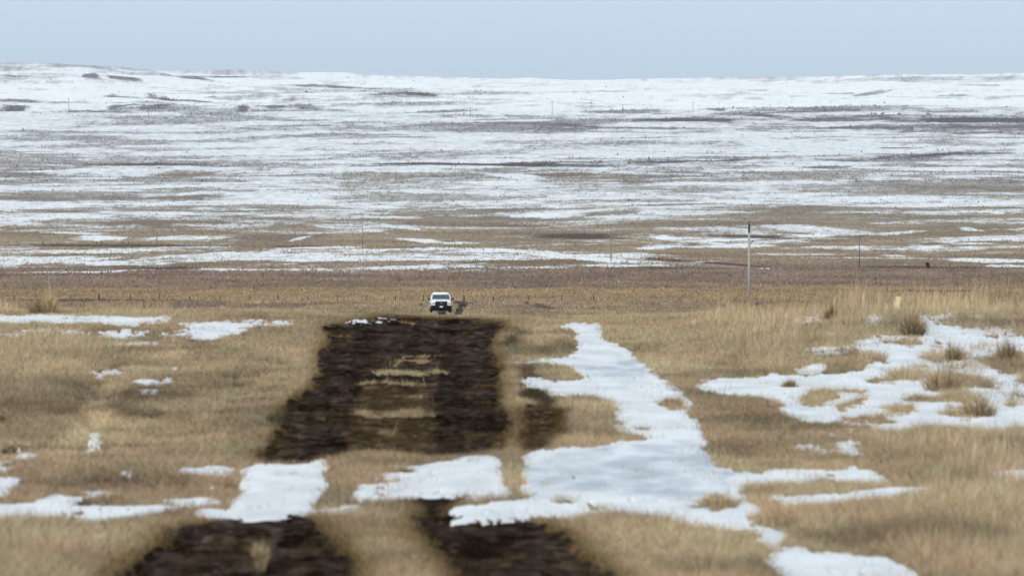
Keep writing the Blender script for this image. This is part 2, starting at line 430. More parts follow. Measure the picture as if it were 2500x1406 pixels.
mud_s = mud_s * (1 - np.clip(mgs * 1.3, 0, 1)); mud_w = mud_w * (1 - 0.85 * np.clip(mgs * 1.5, 0, 1))
UU = X / np.maximum(Dg, 40) * F + UC
hollow = sst(unif(fbm(X / 0.55, Dg / 1.5, 951, 4)), 0.80, 0.90) * np.where(UU < 700, 1.0, 0.25) * sst(Dg, 58, 66) * (1 - sst(Dg, 112, 125)) * (1 - snow_s)
tone = 1 - 0.30 * sst(unif(fbm(X / 1.3, Dg / 3.2, 961, 4)), 0.55, 0.95) + 0.10 * sst(unif(fbm(X / 1.8, Dg / 3.0, 971, 3)), 0.6, 0.95)
tm = np.ones(X.shape)
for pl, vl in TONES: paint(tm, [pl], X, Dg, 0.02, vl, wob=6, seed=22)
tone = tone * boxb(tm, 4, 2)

z0 = zground(X, Dg)
clods = (fbm(X / 0.20, Dg / 0.5, 71, 3) - 0.5) * 0.09
ripple = (fbm(X / 1.6, Dg / 1.8, 77, 2) - 0.5) * 0.09
nos = 1 - boxb(snow, 5, 4)
z_soil = z0 - 0.05 * hollow + np.where(UU < 720, 1, 0.2) * near_zone * (fbm(X / 0.9, Dg / 1.3, 981, 3) - 0.5) * 0.13 * sst(Dg, 62, 70) * (1 - sst(Dg, 112, 130)) * (1 - boxb(mud, 8, 3)) * (1 - snow_s) - 0.035 * blur2(mud, 6) * nos + (clods + ripple) * blur2(mud, 8) * 0.6 * nos
soil_vignette = np.clip(mud_w * 2.2, 0, 1) * (1 - mud_s)  # soil darkens towards the track, a vignette put into its colour
cA = np.array([0.30, 0.225, 0.125]); cB = np.array([0.23, 0.17, 0.11]); c_edge = np.array([0.16, 0.10, 0.035])
pt = unif(fbm(X / 3.0, Dg / 8.0, 91, 4))[..., None]
soil_c = cA * 1.05 * pt + cB * (1 - pt)
soil_c = soil_c * (1 - soil_vignette[..., None]) + c_edge * soil_vignette[..., None]
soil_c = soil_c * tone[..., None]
soil_c = soil_c * (1 - hollow[..., None]) + np.array([0.055, 0.04, 0.026]) * hollow[..., None]  # dark bare soil in the hollows, their shade put into the colour too
V3 = np.stack([X, Dg, z_soil], -1)
nf, nc_ = X.shape
g = np_mesh("ground", V3.reshape(-1, 3), grid_faces(nf, nc_), M_GROUND, 4, colors=soil_c.reshape(-1, 3), smooth=True)
tag(g, kind="structure")

# the muddy track, a skin over the soil
keep = (mud_s[:-1, :-1] + mud_s[1:, 1:] + mud_s[1:, :-1] + mud_s[:-1, 1:]) > 0.9
zr = z_soil + 0.012 + 0.02 * np.clip(mud_s - 0.6, -0.6, 0.2)
pm = np.clip(0.5 * unif(fbm(X / 0.5, Dg / 1.2, 99, 4)) + 0.75 * sst(unif(fbm(X / 0.10, Dg / 0.35, 103, 3)), 0.45, 1.0) - 0.05, 0, 1.1)
c1 = np.array([0.010, 0.0062, 0.0040]); c2 = np.array([0.060, 0.041, 0.031])
pm = pm * (0.65 + 0.75 * unif(fbm(UU / 26, Dg / 25, 107, 3)))
mc = c1 + (c2 - c1) * pm[..., None]
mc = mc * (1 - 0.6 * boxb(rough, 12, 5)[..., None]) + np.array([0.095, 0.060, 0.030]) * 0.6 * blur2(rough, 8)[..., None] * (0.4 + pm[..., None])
vv, ff, used = submesh(np.stack([X, Dg, zr], -1), keep)
rd = np_mesh("road", vv, ff, M_MUD, 4, colors=mc.reshape(-1, 3)[used], smooth=True)
tag(rd, kind="structure")

# snow lying in patches with real thickness
keep = (snow_s[:-1, :-1] + snow_s[1:, 1:] + snow_s[1:, :-1] + snow_s[:-1, 1:]) > 0.8
zs = z_soil + (snow_s - 0.42) * 0.032 + snow_s * (fbm(X / 0.8, Dg / 1.6, 111, 3) - 0.5) * 0.016
vv, ff, used = submesh(np.stack([X, Dg, zs], -1), keep)
sn = np_mesh("snow", vv, ff, M_SNOW, 4, attrs={"ice": ice.reshape(-1)[used]}, smooth=True)
tag(sn, kind="structure")

# look-ups for scattering
def sampler(field):
    Ai = US
    def f(x, D):
        u = UC + x / np.maximum(D, 40) * F
        ci = np.clip(np.interp(u, US, np.arange(NC)), 0, NC - 1.001)
        ri = np.clip(np.interp(D, ROWS_N, np.arange(len(ROWS_N))), 0, len(ROWS_N) - 1.001)
        c0 = ci.astype(int); r0 = ri.astype(int); fc = ci - c0; fr = ri - r0
        return (field[r0, c0] * (1 - fc) * (1 - fr) + field[r0, c0 + 1] * fc * (1 - fr)
                + field[r0 + 1, c0] * (1 - fc) * fr + field[r0 + 1, c0 + 1] * fc * fr)
    return f
s_snow, s_mud, s_mudw, s_tall, s_z, s_zs, s_rough, s_tone, s_hollow, s_snw = map(sampler, (snow_s, mud_s, mud_w, tallb, z_soil, zs, blur2(rough, 8), tone, hollow, boxb(snow_s, 8, 3)))

# ------------------------------------------------------------------ grass blades
def blades(name, P, H, W, lean, yaw, colr, mat, seg=1, tipw=0.25, root_dark=0.7):
    """P (N,3) roots; blades are slim tapering strips"""
    n = len(P)
    dx = np.cos(yaw) * W * 0.5; dy = np.sin(yaw) * W * 0.5
    L = lean
    if seg == 1:
        v = np.empty((n, 3, 3))
        v[:, 0] = P; v[:, 0, 0] -= dx; v[:, 0, 1] -= dy
        v[:, 1] = P; v[:, 1, 0] += dx; v[:, 1, 1] += dy
        v[:, 2] = P; v[:, 2, 0] += L[:, 0]; v[:, 2, 1] += L[:, 1]; v[:, 2, 2] += H
        f = np.arange(n * 3).reshape(n, 3)
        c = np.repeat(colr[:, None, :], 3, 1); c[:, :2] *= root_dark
        return np_mesh(name, v.reshape(-1, 3), f, mat, 3, colors=c.reshape(-1, 3))
    v = np.empty((n, 5, 3))
    m = P.copy(); m[:, 0] += L[:, 0] * 0.35; m[:, 1] += L[:, 1] * 0.35; m[:, 2] += H * 0.6
    v[:, 0] = P; v[:, 0, 0] -= dx; v[:, 0, 1] -= dy
    v[:, 1] = P; v[:, 1, 0] += dx; v[:, 1, 1] += dy
    v[:, 2] = m; v[:, 2, 0] -= dx * .8; v[:, 2, 1] -= dy * .8
    v[:, 3] = m; v[:, 3, 0] += dx * .8; v[:, 3, 1] += dy * .8
    v[:, 4] = P; v[:, 4, 0] += L[:, 0]; v[:, 4, 1] += L[:, 1]; v[:, 4, 2] += H
    b = np.arange(n)[:, None] * 5
    f = np.concatenate([b + np.array([[0, 1, 3]]), b + np.array([[0, 3, 2]]), b + np.array([[2, 3, 4]])], 0)
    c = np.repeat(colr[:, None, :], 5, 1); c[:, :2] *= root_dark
    return np_mesh(name, v.reshape(-1, 3), f, mat, 3, colors=c.reshape(-1, 3))

PAL = np.array([[0.56, 0.43, 0.25], [0.48, 0.36, 0.20], [0.38, 0.28, 0.165], [0.62, 0.50, 0.31],
                [0.27, 0.195, 0.115], [0.42, 0.33, 0.22], [0.50, 0.33, 0.17], [0.36, 0.30, 0.22]])
def grass_cols(x, D, n, bias=0.0, seed=200):
    pn = unif(fbm(x / 2.2, D / 7.0, seed, 4)) + RNG.normal(0, 0.28, n) + bias
    light = PAL[[3, 0, 1]][RNG.integers(0, 3, n)]; dark = PAL[[2, 4, 5, 7, 6]][RNG.integers(0, 5, n)]
    t = np.clip(pn, 0, 1)[:, None]
    c = light * t + dark * (1 - t)
    rd_n = (unif(fbm(x / 0.9, D / 2.4, seed + 9, 3)) - 0.5)[:, None]
    c = c * (1 + rd_n * np.array([0.10, -0.02, -0.02]))
    return c * np.array([1.04, 1.055, 1.12]) * RNG.uniform(0.86, 1.28, n)[:, None]

def scatter_near(n, dlo=51.5, dhi=151, p=0.5):
    r = RNG.uniform(0, 1, n); q = 1 - p
    D = (dlo ** q + r * (dhi ** q - dlo ** q)) ** (1 / q)
    u = RNG.uniform(-300, 2800, n)
    return (u - UC) / F * D, D

# short matted grass
x, D = scatter_near(1900000)
ms, mm = s_snow(x, D), s_mud(x, D)
r = RNG.uniform(0, 1, len(x))
cs = unif(fbm(x / 0.3, D / 1.0, 311, 3))
sw_ = s_snw(x, D)
ok = (r > sst(np.maximum(sw_, ms * 0.62), 0.18, 0.92)) | (r < 0.10 * sst(cs, 0.72, 0.95) + 0.002)
r2 = RNG.uniform(0, 1, len(x))
ok &= (r2 > 0.96 * sst(mm, 0.15, 0.95)) | (r2 < 0.6 * s_rough(x, D) * sst(cs, 0.3, 0.8)) | ((r2 < 0.5) & (D < 67.5) & (cs > 0.66))
ok &= RNG.uniform(0, 1, len(x)) > 0.9 * s_hollow(x, D)
x, D, mm, cs = x[ok], D[ok], mm[ok], cs[ok]; n = len(x)
tl = s_tall(x, D)
clump = unif(fbm(x / 0.35, D / 1.2, 301, 3))
H = RNG.gamma(6, 1 / 6, n) * (0.034 + 0.03 * clump) * (1 + 0.9 * tl) * np.interp(D, [70, 125], [1, 0.7])
gold_edge = np.clip(s_mudw(x, D) * 2.0 - 0.08, 0, 1)
grass_vignette = sst(s_mudw(x, D) + RNG.normal(0, .06, n), 0.08, 0.62)  # dark vignette around the track, put into the blade colour
H *= 1 - 0.35 * gold_edge
W = np.interp(D, [52, 150], [0.005, 0.009]) * RNG.uniform(0.7, 1.3, n)
a = RNG.uniform(0, 6.283, n); ll = H * RNG.uniform(0.2, 1.5, n)
c = grass_cols(x, D, n)
gold = np.array([0.36, 0.225, 0.075])
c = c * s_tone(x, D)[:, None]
c = c * (1 - 0.7 * gold_edge[:, None]) + gold * (0.7 * gold_edge[:, None]) * RNG.uniform(0.5, 1.2, n)[:, None]
c = c * (1 - 0.72 * grass_vignette[:, None])
P = np.stack([x, D, s_z(x, D) - 0.004], -1)
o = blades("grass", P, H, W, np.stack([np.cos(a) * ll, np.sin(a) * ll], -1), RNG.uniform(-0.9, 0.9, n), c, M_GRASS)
tag(o, "short matted dry grass covering the rise on both sides of the muddy track", "grass", kind="stuff")

# tall thin bunchgrass
x, D = scatter_near(420000, 52, 156, 0.2)
tl = s_tall(x, D); tl = np.maximum(tl, ((D > 141.5) & (x / D * F + UC < 420)) * 0.75); ms = s_snow(x, D); mm = s_mud(x, D)
cl = unif(fbm(x / 0.22, D / 0.55, 401, 3)); big = unif(fbm(x / 1.6, D / 6.0, 411, 3))
ck = unif(fbm(x / 0.7, D / 2.2, 421, 3))
prob = 0.85 * tl * sst(cl * 0.6 + ck * 0.4, 0.42, 0.8) * (0.3 + 0.7 * big) + 0.02 * sst(ck, 0.7, 0.95)
prob = np.where(ms > 0.4, prob * 0.75 * (0.12 + 1.9 * sst(ck, 0.5, 0.9)), prob)
prob = np.where(mm > 0.3, 0, prob)
uu = UC + x / D * F
prob = np.where((np.abs(uu - 2188) < 26) & (D > 112) & (D < 137), prob * 0.12, prob)
prob = np.where((ms > 0.3) & (uu > 1280) & (uu < 1720), prob * 0.3, prob)
ok = RNG.uniform(0, 1, len(x)) < prob
x, D, ck, big, tl, ms = x[ok], D[ok], ck[ok], big[ok], tl[ok], ms[ok]; n = len(x)
uu = UC + x / D * F
H = RNG.gamma(9, 1 / 9, n) * (0.13 + 0.16 * ck + 0.10 * big) * (0.55 + 0.45 * tl)
H *= 1 + 0.95 * sst(D, 140.5, 147) * sst(uu, 1950, 2300)
H *= np.interp(D, [56, 92, 110], [0.38, 0.75, 1.0])
H *= np.where(uu < 900, 0.5, 1.0) * np.where(ms > 0.3, 0.7, 1.0)
sz = sst(uu, 2050, 2150) * sst(D, 88, 92) * (1 - sst(D, 128, 136)); H *= 1 - 0.55 * sz
W = np.interp(D, [52, 150], [0.0035, 0.0062]) * RNG.uniform(0.7, 1.2, n)
a = RNG.uniform(0, 6.283, n); ll = H * np.abs(RNG.normal(0, 0.28, n))
c = grass_cols(x, D, n, 0.0, 230) * np.array([1.10, 1.07, 1.05]) * s_tone(x, D)[:, None]
P = np.stack([x, D, s_z(x, D) - 0.004], -1)
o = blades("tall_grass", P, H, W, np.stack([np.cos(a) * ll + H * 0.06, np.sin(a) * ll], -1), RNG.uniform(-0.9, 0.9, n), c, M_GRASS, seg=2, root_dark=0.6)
tag(o, "tall thin straw coloured prairie grass standing on the rise beside the track", "grass", kind="stuff")
print("near blades", n)

def tuft(U, V, h, w, nb, label, dark=0.55, rd_=0.45):
    xs, ds = at([U], [V], 0.03, 52, 150)
    x0, d0 = xs[0], ds[0]
    nb = int(nb * 0.6); kc = RNG.normal(0, 1, (7, 2)); t = (kc[RNG.integers(0, 7, nb)] * 0.8 + RNG.normal(0, 0.45, (nb, 2))) * np.array([w * 0.28, w * 0.9]); t = np.clip(t, -w * 0.9, w * 0.9)
    x = x0 + t[:, 0]; D = d0 + t[:, 1]
    H = h * RNG.gamma(7, 1 / 7, nb) * 0.8 * (0.35 + 0.65 * np.exp(-(t[:, 0] / (w * 0.5)) ** 2))
    c = PAL[RNG.integers(0, 8, nb)] * np.where(RNG.uniform(0, 1, nb) < dark * 0.8, 0.5, 1.0)[:, None]
    P = np.stack([x - x0, D - d0, s_z(x, D) - s_z(np.array([x0]), np.array([d0]))[0]], -1)
    lean = np.stack([t[:, 0] * 0.9 + RNG.normal(0, h * 0.14, nb), t[:, 1] * 0.6], -1)
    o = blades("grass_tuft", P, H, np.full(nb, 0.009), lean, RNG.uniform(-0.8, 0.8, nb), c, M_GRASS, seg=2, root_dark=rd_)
    o.location = (x0, d0, float(s_z(np.array([x0]), np.array([d0]))[0]))
    tag(o, label, "grass tuft", "tufts of bunchgrass standing in the snow")
tuft(2300, 951, 0.26, 0.36, 900, "thick round bunchgrass tuft alone in the middle of the right snow field")
tuft(2030, 779, 0.24, 0.16, 420, "small dark bunchgrass tuft left of the leaning stake at the crest", 0.8)
tuft(2328, 876, 0.22, 0.18, 420, "dark based tuft above the thick round one in the snow", 0.8)
tuft(2225, 815, 0.30, 0.45, 900, "broad upright tan clump below the leaning stake")
tuft(2458, 875, 0.24, 0.30, 560, "tan tuft with dark base near the right edge of the snow field")
tuft(1935, 942, 0.09, 0.22, 600, "low brown tuft at the near left end of the right snow field")
tuft(1762, 1232, 0.13, 0.30, 420, "sparse short tuft in the wide snow tongue beside the ice")
tuft(2395, 1012, 0.20, 0.34, 600, "tan tuft at the lower edge of the right snow field")
tuft(970, 1146, 0.06, 0.22, 700, "low brown tuft in the snow between the two wheel tracks")
tuft(120, 760, 0.30, 0.42, 900, "tall pale yellow clump above the left snow strip", 0.0, 0.85)

# ------------------------------------------------------------------ the far plain and the hills
COV_V = [186, 205, 230, 243, 262, 275, 285, 295, 308, 322, 335, 360, 380, 395, 404, 420, 440, 460, 480, 500, 515, 525, 535, 545, 560, 575, 585, 595, 603, 612, 625, 640, 650, 660, 668, 790]
COV_U = [0, 250, 500, 750, 1000, 1250, 1500, 1750, 2000, 2250, 2500]
COV = np.array([
 [.90,.88,.92,.94,.95,.96,.97,.96,.96,.96,.96],
 [.99,.99,.99,.99,.99,1,1,.99,.99,.99,1],
 [1,1,1,.99,.94,.98,.98,.97,.96,.98,.99],
 [.78,.80,.80,.92,.86,.94,.96,.94,.93,.95,.97],
 [.72,.70,.80,.85,.92,.95,.96,.93,.93,.95,.97],
 [.86,.86,.86,.90,.90,.90,.80,.82,.66,.50,.40],
 [.92,.92,.90,.86,.84,.80,.62,.45,.30,.15,.06],
 [.92,.92,.90,.84,.78,.66,.40,.34,.42,.30,.18],
 [.88,.86,.82,.76,.64,.60,.60,.56,.56,.50,.40],
 [.84,.80,.80,.74,.70,.74,.72,.68,.68,.70,.62],
 [.82,.70,.84,.84,.84,.88,.88,.86,.86,.84,.78],
 [.86,.86,.86,.86,.84,.86,.88,.86,.86,.84,.82],
 [.84,.86,.84,.84,.82,.84,.84,.84,.82,.66,.60],
 [.70,.84,.82,.82,.82,.82,.76,.70,.66,.78,.82],
 [.72,.72,.62,.74,.66,.55,.52,.60,.74,.76,.70],
 [.55,.66,.52,.66,.64,.60,.40,.52,.62,.66,.62],
 [.72,.66,.66,.66,.66,.80,.66,.62,.60,.62,.60],
 [.74,.70,.70,.70,.72,.80,.80,.76,.66,.56,.52],
 [.56,.58,.48,.66,.72,.76,.72,.68,.58,.58,.60],
 [.60,.62,.70,.72,.72,.68,.60,.50,.52,.58,.66],
 [.54,.54,.50,.42,.40,.48,.42,.32,.30,.32,.36],
 [.52,.50,.36,.32,.36,.46,.34,.28,.28,.28,.30],
 [.34,.36,.26,.18,.18,.18,.14,.14,.18,.22,.28],
 [.20,.24,.14,.16,.16,.14,.14,.18,.14,.20,.26],
 [.12,.14,.16,.30,.26,.14,.24,.46,.56,.40,.34],
 [.20,.44,.26,.16,.30,.16,.18,.52,.56,.46,.42],
 [.26,.46,.22,.10,.28,.18,.22,.52,.46,.44,.46],
 [.04,.05,.04,.06,.06,.10,.16,.46,.46,.46,.42],
 [.06,.06,.10,.10,.10,.20,.24,.30,.38,.30,.26],
 [.34,.38,.36,.56,.60,.56,.16,.08,.16,.18,.22],
 [.62,.56,.44,.56,.54,.62,.60,.14,.06,.06,.20],
 [.70,.66,.60,.56,.54,.54,.52,.26,.05,.04,.10],
 [.20,.18,.24,.44,.26,.32,.34,.22,.10,.06,.06],
 [.10,.16,.16,.06,.02,.02,.02,.03,.02,.01,.02],
 [0,0,0,0,0,0,0,0,0,0,0],
 [0,0,0,0,0,0,0,0,0,0,0]])

# bare / snowy marks: (u, v, half length, half height, tilt px, value, softness) ; value 0 bare, 1 snow
MARKS = [
 (25,165,60,4,4,0),(140,163,55,3,1,0),(45,178,30,3,2,0),(230,178,55,6,9,0),(300,170,60,2.5,2,0),(460,185,90,2.5,5,0),(560,181,60,2,0,0),
 (860,207,150,2,1,0),(1010,236,70,4,3,.05),(945,238,60,3,-3,.2),(400,241,55,5,6,.05),(300,236,70,3,3,.15),(470,246,60,2.5,3,.2),
 (35,266,40,4,3,.05),(60,245,70,3,2,.2),(395,262,40,5,-1,.1),(590,268,30,5,6,0),(300,262,35,3,-2,.15),(670,264,35,4,1,.05),(740,264,45,4,3,.15),
 (240,272,120,2,4,.3),(1060,270,90,3,-4,.25),(1520,270,110,4,1,.2),(1735,268,35,3,1,.1),(2015,261,35,4,-2,.15),(1470,227,60,2,2,.25),(1650,197,45,3,1,.3),
 (2040,226,45,2,0,.3),(2330,228,45,4,-1,.25),(1830,222,60,2,1,.3),(2130,224,60,2,-4,.3),(2400,208,60,2,1,.4),(1250,225,70,2,2,.45),
 (2300,272,230,3,-4,.55),(2200,280,260,3.2,0,.85),(2340,292,190,8,0,0),(1650,292,130,4.5,0,0),(2050,292,110,4,0,.1),(1860,285,80,3,2,.05),(1290,312,80,6,2,.2),
 (2150,308,160,3,-2,.1),(1420,300,80,4,0,.25),(1580,310,150,3,-1,.25),(1050,314,110,4,-1,.35),(230,335,90,4,0,.2),(500,322,110,4,0,.45),
 (900,338,130,2,-3,.2),(1550,336,120,2,-2,.35),(2250,331,180,2,0,.3),(1500,352,110,2,-2,.3),(2200,358,50,2,0,.1),(60,370,80,2,-2,.3),(100,385,110,2,2,.2),
 (2290,377,110,5,-8,0),(2400,372,120,3,-2,.05),(2170,385,50,2,-5,.05),(2280,402,60,4,2,.2),(2040,392,70,2,1,0),(2020,405,60,3,-1,.05),
 (350,402,190,4,0,.05),(150,400,180,2,2,.15),(1080,401,160,3,2,0),(1250,404,190,3.5,1,0),(1620,398,120,3,-2,0),(1780,394,60,2,-3,.05),(1420,406,110,2,0,.1),
 (50,425,70,5,3,.05),(440,425,75,8,0,.05),(1360,429,95,8,-3,0),(1580,429,160,6,4,.1),(1540,447,60,4,0,.1),(1120,425,70,5,0,.2),(1250,433,70,10,3,.95),
 (1900,418,150,2.5,2,.2),(2250,417,230,2,8,.2),(2450,419,70,3,2,.05),(2360,446,60,6,0,.15),(2150,448,80,8,-4,.2),(2190,450,60,5,-9,.1),(2440,454,60,6,-3,.1),
 (180,484,200,6,-3,.05),(450,480,100,6,-3,.05),(880,452,60,3,0,.3),(900,470,70,3,0,.3),(2380,476,120,3,1,.15),(2100,476,120,4,-2,.3),
 (1480,520,90,5,-5,.05),(1650,500,120,3,-2,.1),(1330,522,80,7,0,.95),(1500,526,80,5,2,.85),(2250,509,160,3,3,.1),
 (350,541,250,6,0,0),(700,560,160,7,2,.03),(1150,548,190,8,6,0),(1400,577,160,9,3,0),(1700,548,200,8,0,.02),(1960,545,130,6,2,.05),
 (1000,583,160,7,2,0),(650,583,110,9,-2,0),(60,553,100,4,0,0),(1830,579,130,5,2,0),(2150,567,100,5,3,.05),(2200,588,120,3,-1,.1),
 (820,553,70,3,6,.85),(980,556,60,4,9,.8),(900,568,50,3,2,.75),(1020,588,60,4,4,.95),(1120,594,70,3,1,.9),(180,572,90,3,4,.95),(250,584,70,5,2,.95),(440,585,100,5,0,.8),
 (735,584,20,4,-4,.85),(1620,583,38,8,3,1.0),(1600,604,70,6,-2,.95),(1780,601,120,4,-3,.85),(1960,562,130,9,6,.75),(1750,563,130,7,4,.6),(2370,563,30,5,0,.8),(2200,571,60,3,-4,.85),
 (350,624,65,9,-2,.1),(120,633,120,10,0,.85),(900,622,100,3,-1,.3),(1010,616,60,3,3,.35),(1100,622,60,3,0,.3),(1350,628,70,3,4,.3),
 (1300,614,90,4,4,.95),(1430,630,140,7,12,.97),(1560,642,90,4,4,.9),(1150,608,140,3,2,.9),(800,605,100,3,-1,.9),
 (150,655,140,5,-2,.03),(480,653,110,5,0,.05),(880,649,120,5,0,.1),(160,665,160,3,0,.9),(300,661,40,3,-2,.9),(540,657,90,3,2,.85),(740,654,60,2,0,.5),
 (1700,648,110,3,3,.2),(1870,656,45,2.5,1,.9),(1300,653,110,2,0,.8),(1500,649,130,3,1,.8),(2420,637,130,6,0,.97),(2460,651,60,3,0,.9),(2180,626,35,3,-1,.7),(1950,621,130,2,1,.6),(2130,632,180,2,2,.5),
 (1078,771.5,8,1.6,0,1),(1122,771.5,6,1.6,0,1),(1620,741,14,1.5,0,.8),(1350,757,14,1.5,0,.8),(1322,755,10,1.5,0,.8),
]
# colour marks on bare ground: (u, v, half length, half height, tilt, colour index)
C_TAN, C_GOLD, C_GREY, C_DARK, C_PURP, C_PALE = range(6)
FCOL = np.array([[0.300, 0.222, 0.145], [0.335, 0.235, 0.135], [0.225, 0.165, 0.125], [0.085, 0.060, 0.050], [0.100, 0.080, 0.095], [0.42, 0.35, 0.22]])
CMARKS = [
 (250,734,260,2.2,1,C_DARK),(430,748,140,8,1,C_GREY),(700,748,90,7,0,C_GREY),(1310,752,80,8,0,C_GREY),(1900,740,170,6,2,C_GREY),(1560,740,150,5,0,C_TAN),
 (420,770,160,4,0,C_PALE),(1500,772,180,4,0,C_PALE),(1480,722,420,5,-2,C_GOLD),(1950,722,300,5,-3,C_GOLD),(520,718,340,7,-8,C_GOLD),(1000,716,400,5,0,C_GOLD),
 (2060,703,240,4,2,C_GOLD),(2260,712,120,3,0,C_DARK),(1000,735,300,3,0,C_GOLD),
 (300,600,400,2.2,2,C_DARK),(760,602,120,2,1,C_DARK),(1100,608,180,1.8,4,C_DARK),(1340,615,90,2,8,C_DARK),(1540,630,140,3,10,C_DARK),(1750,645,110,3.5,8,C_DARK),
 (1980,652,170,4,4,C_GREY),(2280,654,170,3.5,1,C_DARK),(1200,655,240,2,0,C_DARK),(1560,654,220,2,1,C_DARK),(400,655,110,5,0,C_DARK),(120,655,120,4,0,C_GREY),
 (700,583,140,8,-3,C_GREY),(1150,550,230,8,5,C_GREY),(1400,580,170,6,3,C_DARK),(1840,580,130,4,2,C_DARK),(400,545,300,8,0,C_GREY),(1750,548,200,7,0,C_GREY),
 (2350,292,260,9,0,C_PURP),(1650,293,150,5,0,C_PURP),(1860,283,100,3,0,C_PURP),(2050,292,120,5,0,C_PURP),(1550,312,330,8,0,C_PURP),(2100,310,250,6,0,C_PURP),
 (2290,380,200,12,-8,C_PURP),(2040,400,80,9,0,C_PURP),(1250,403,420,5,1,C_DARK),(1700,395,180,5,-2,C_PURP),(350,402,220,4,0,C_DARK),(300,250,700,26,0,C_PURP),(1000,237,130,6,0,C_DARK),
 (440,425,90,8,0,C_GREY),(440,482,200,9,0,C_GREY),(1400,430,200,10,0,C_GREY),
]
FMUD = [[(1112,738),(1134,737),(1141,743),(1131,755),(1127,769),(1112,769),(1114,757),(1122,747)],
        [(1084,737),(1122,736),(1122,741),(1084,741)], [(1140,738),(1166,740),(1160,742),(1142,742)], [(1068,758),(1088,757),(1086,769),(1070,769)]]

def far_rows(v0, v1, step):
    Dt = np.linspace(770, 9500, 6000); vt = VH - F * _pchip(_pd, _pz, Dt) / Dt
    vs = np.arange(v0, v1, -step)
    return np.interp(vs, vt[::-1], Dt[::-1])
R_all = far_rows(774.5, 189.5, 0.95)
R_all = np.unique(np.concatenate([R_all, np.array([9500, 9650, 9800, 10000, 10600, 11500, 12500])]))
SPLIT = 4600.0
k = int(np.searchsorted(R_all, SPLIT))

def dv_rows(D):   # metres of ground per photograph row, near that distance
    Dt = np.linspace(770, 9500, 3000); vt = VH - F * _pchip(_pd, _pz, Dt) / Dt
    return np.interp(D, Dt, -np.gradient(Dt, vt))

def place_marks(marks, X, D, fn):
    """each mark is a lens of ground, its centre found on the plain"""
    cu = [m[0] for m in marks]; cv = [m[1] for m in marks]
    xs, ds = at(cu, np.maximum(cv, 188), 0, 770, 9500)
    for m, x0, d0 in zip(marks, xs, ds):
        rx = m[2] * d0 / F; rd = m[3] * float(dv_rows(d0)) ; tl = m[4] / m[2]
        sl = tl * (float(dv_rows(d0)) * F / d0)
        r0 = np.searchsorted(D[:, 0], [d0 - rd * 3 - abs(sl) * rx * 2, d0 + rd * 3 + abs(sl) * rx * 2])
        sel = slice(max(0, r0[0]), r0[1])
        if r0[1] <= r0[0]: continue
        xx = X[sel] - x0; dd = D[sel] - d0 + sl * xx
        w = (fbm(xx / (rx * 0.6 + 1), dd / (rd * 1.0 + 1), int(abs(m[0])) % 97, 4) - 0.5)
        w2 = (fbm(xx / (rx * 0.13 + 1), dd / (rd * 0.4 + 1), int(abs(m[1])) % 97, 3) - 0.5)
        q = np.sqrt((xx / rx) ** 2 + (dd / rd) ** 2) + w * 1.2 + w2 * 0.55
        fn(m, sel, 1 - sst(q, 0.5, 1.25))

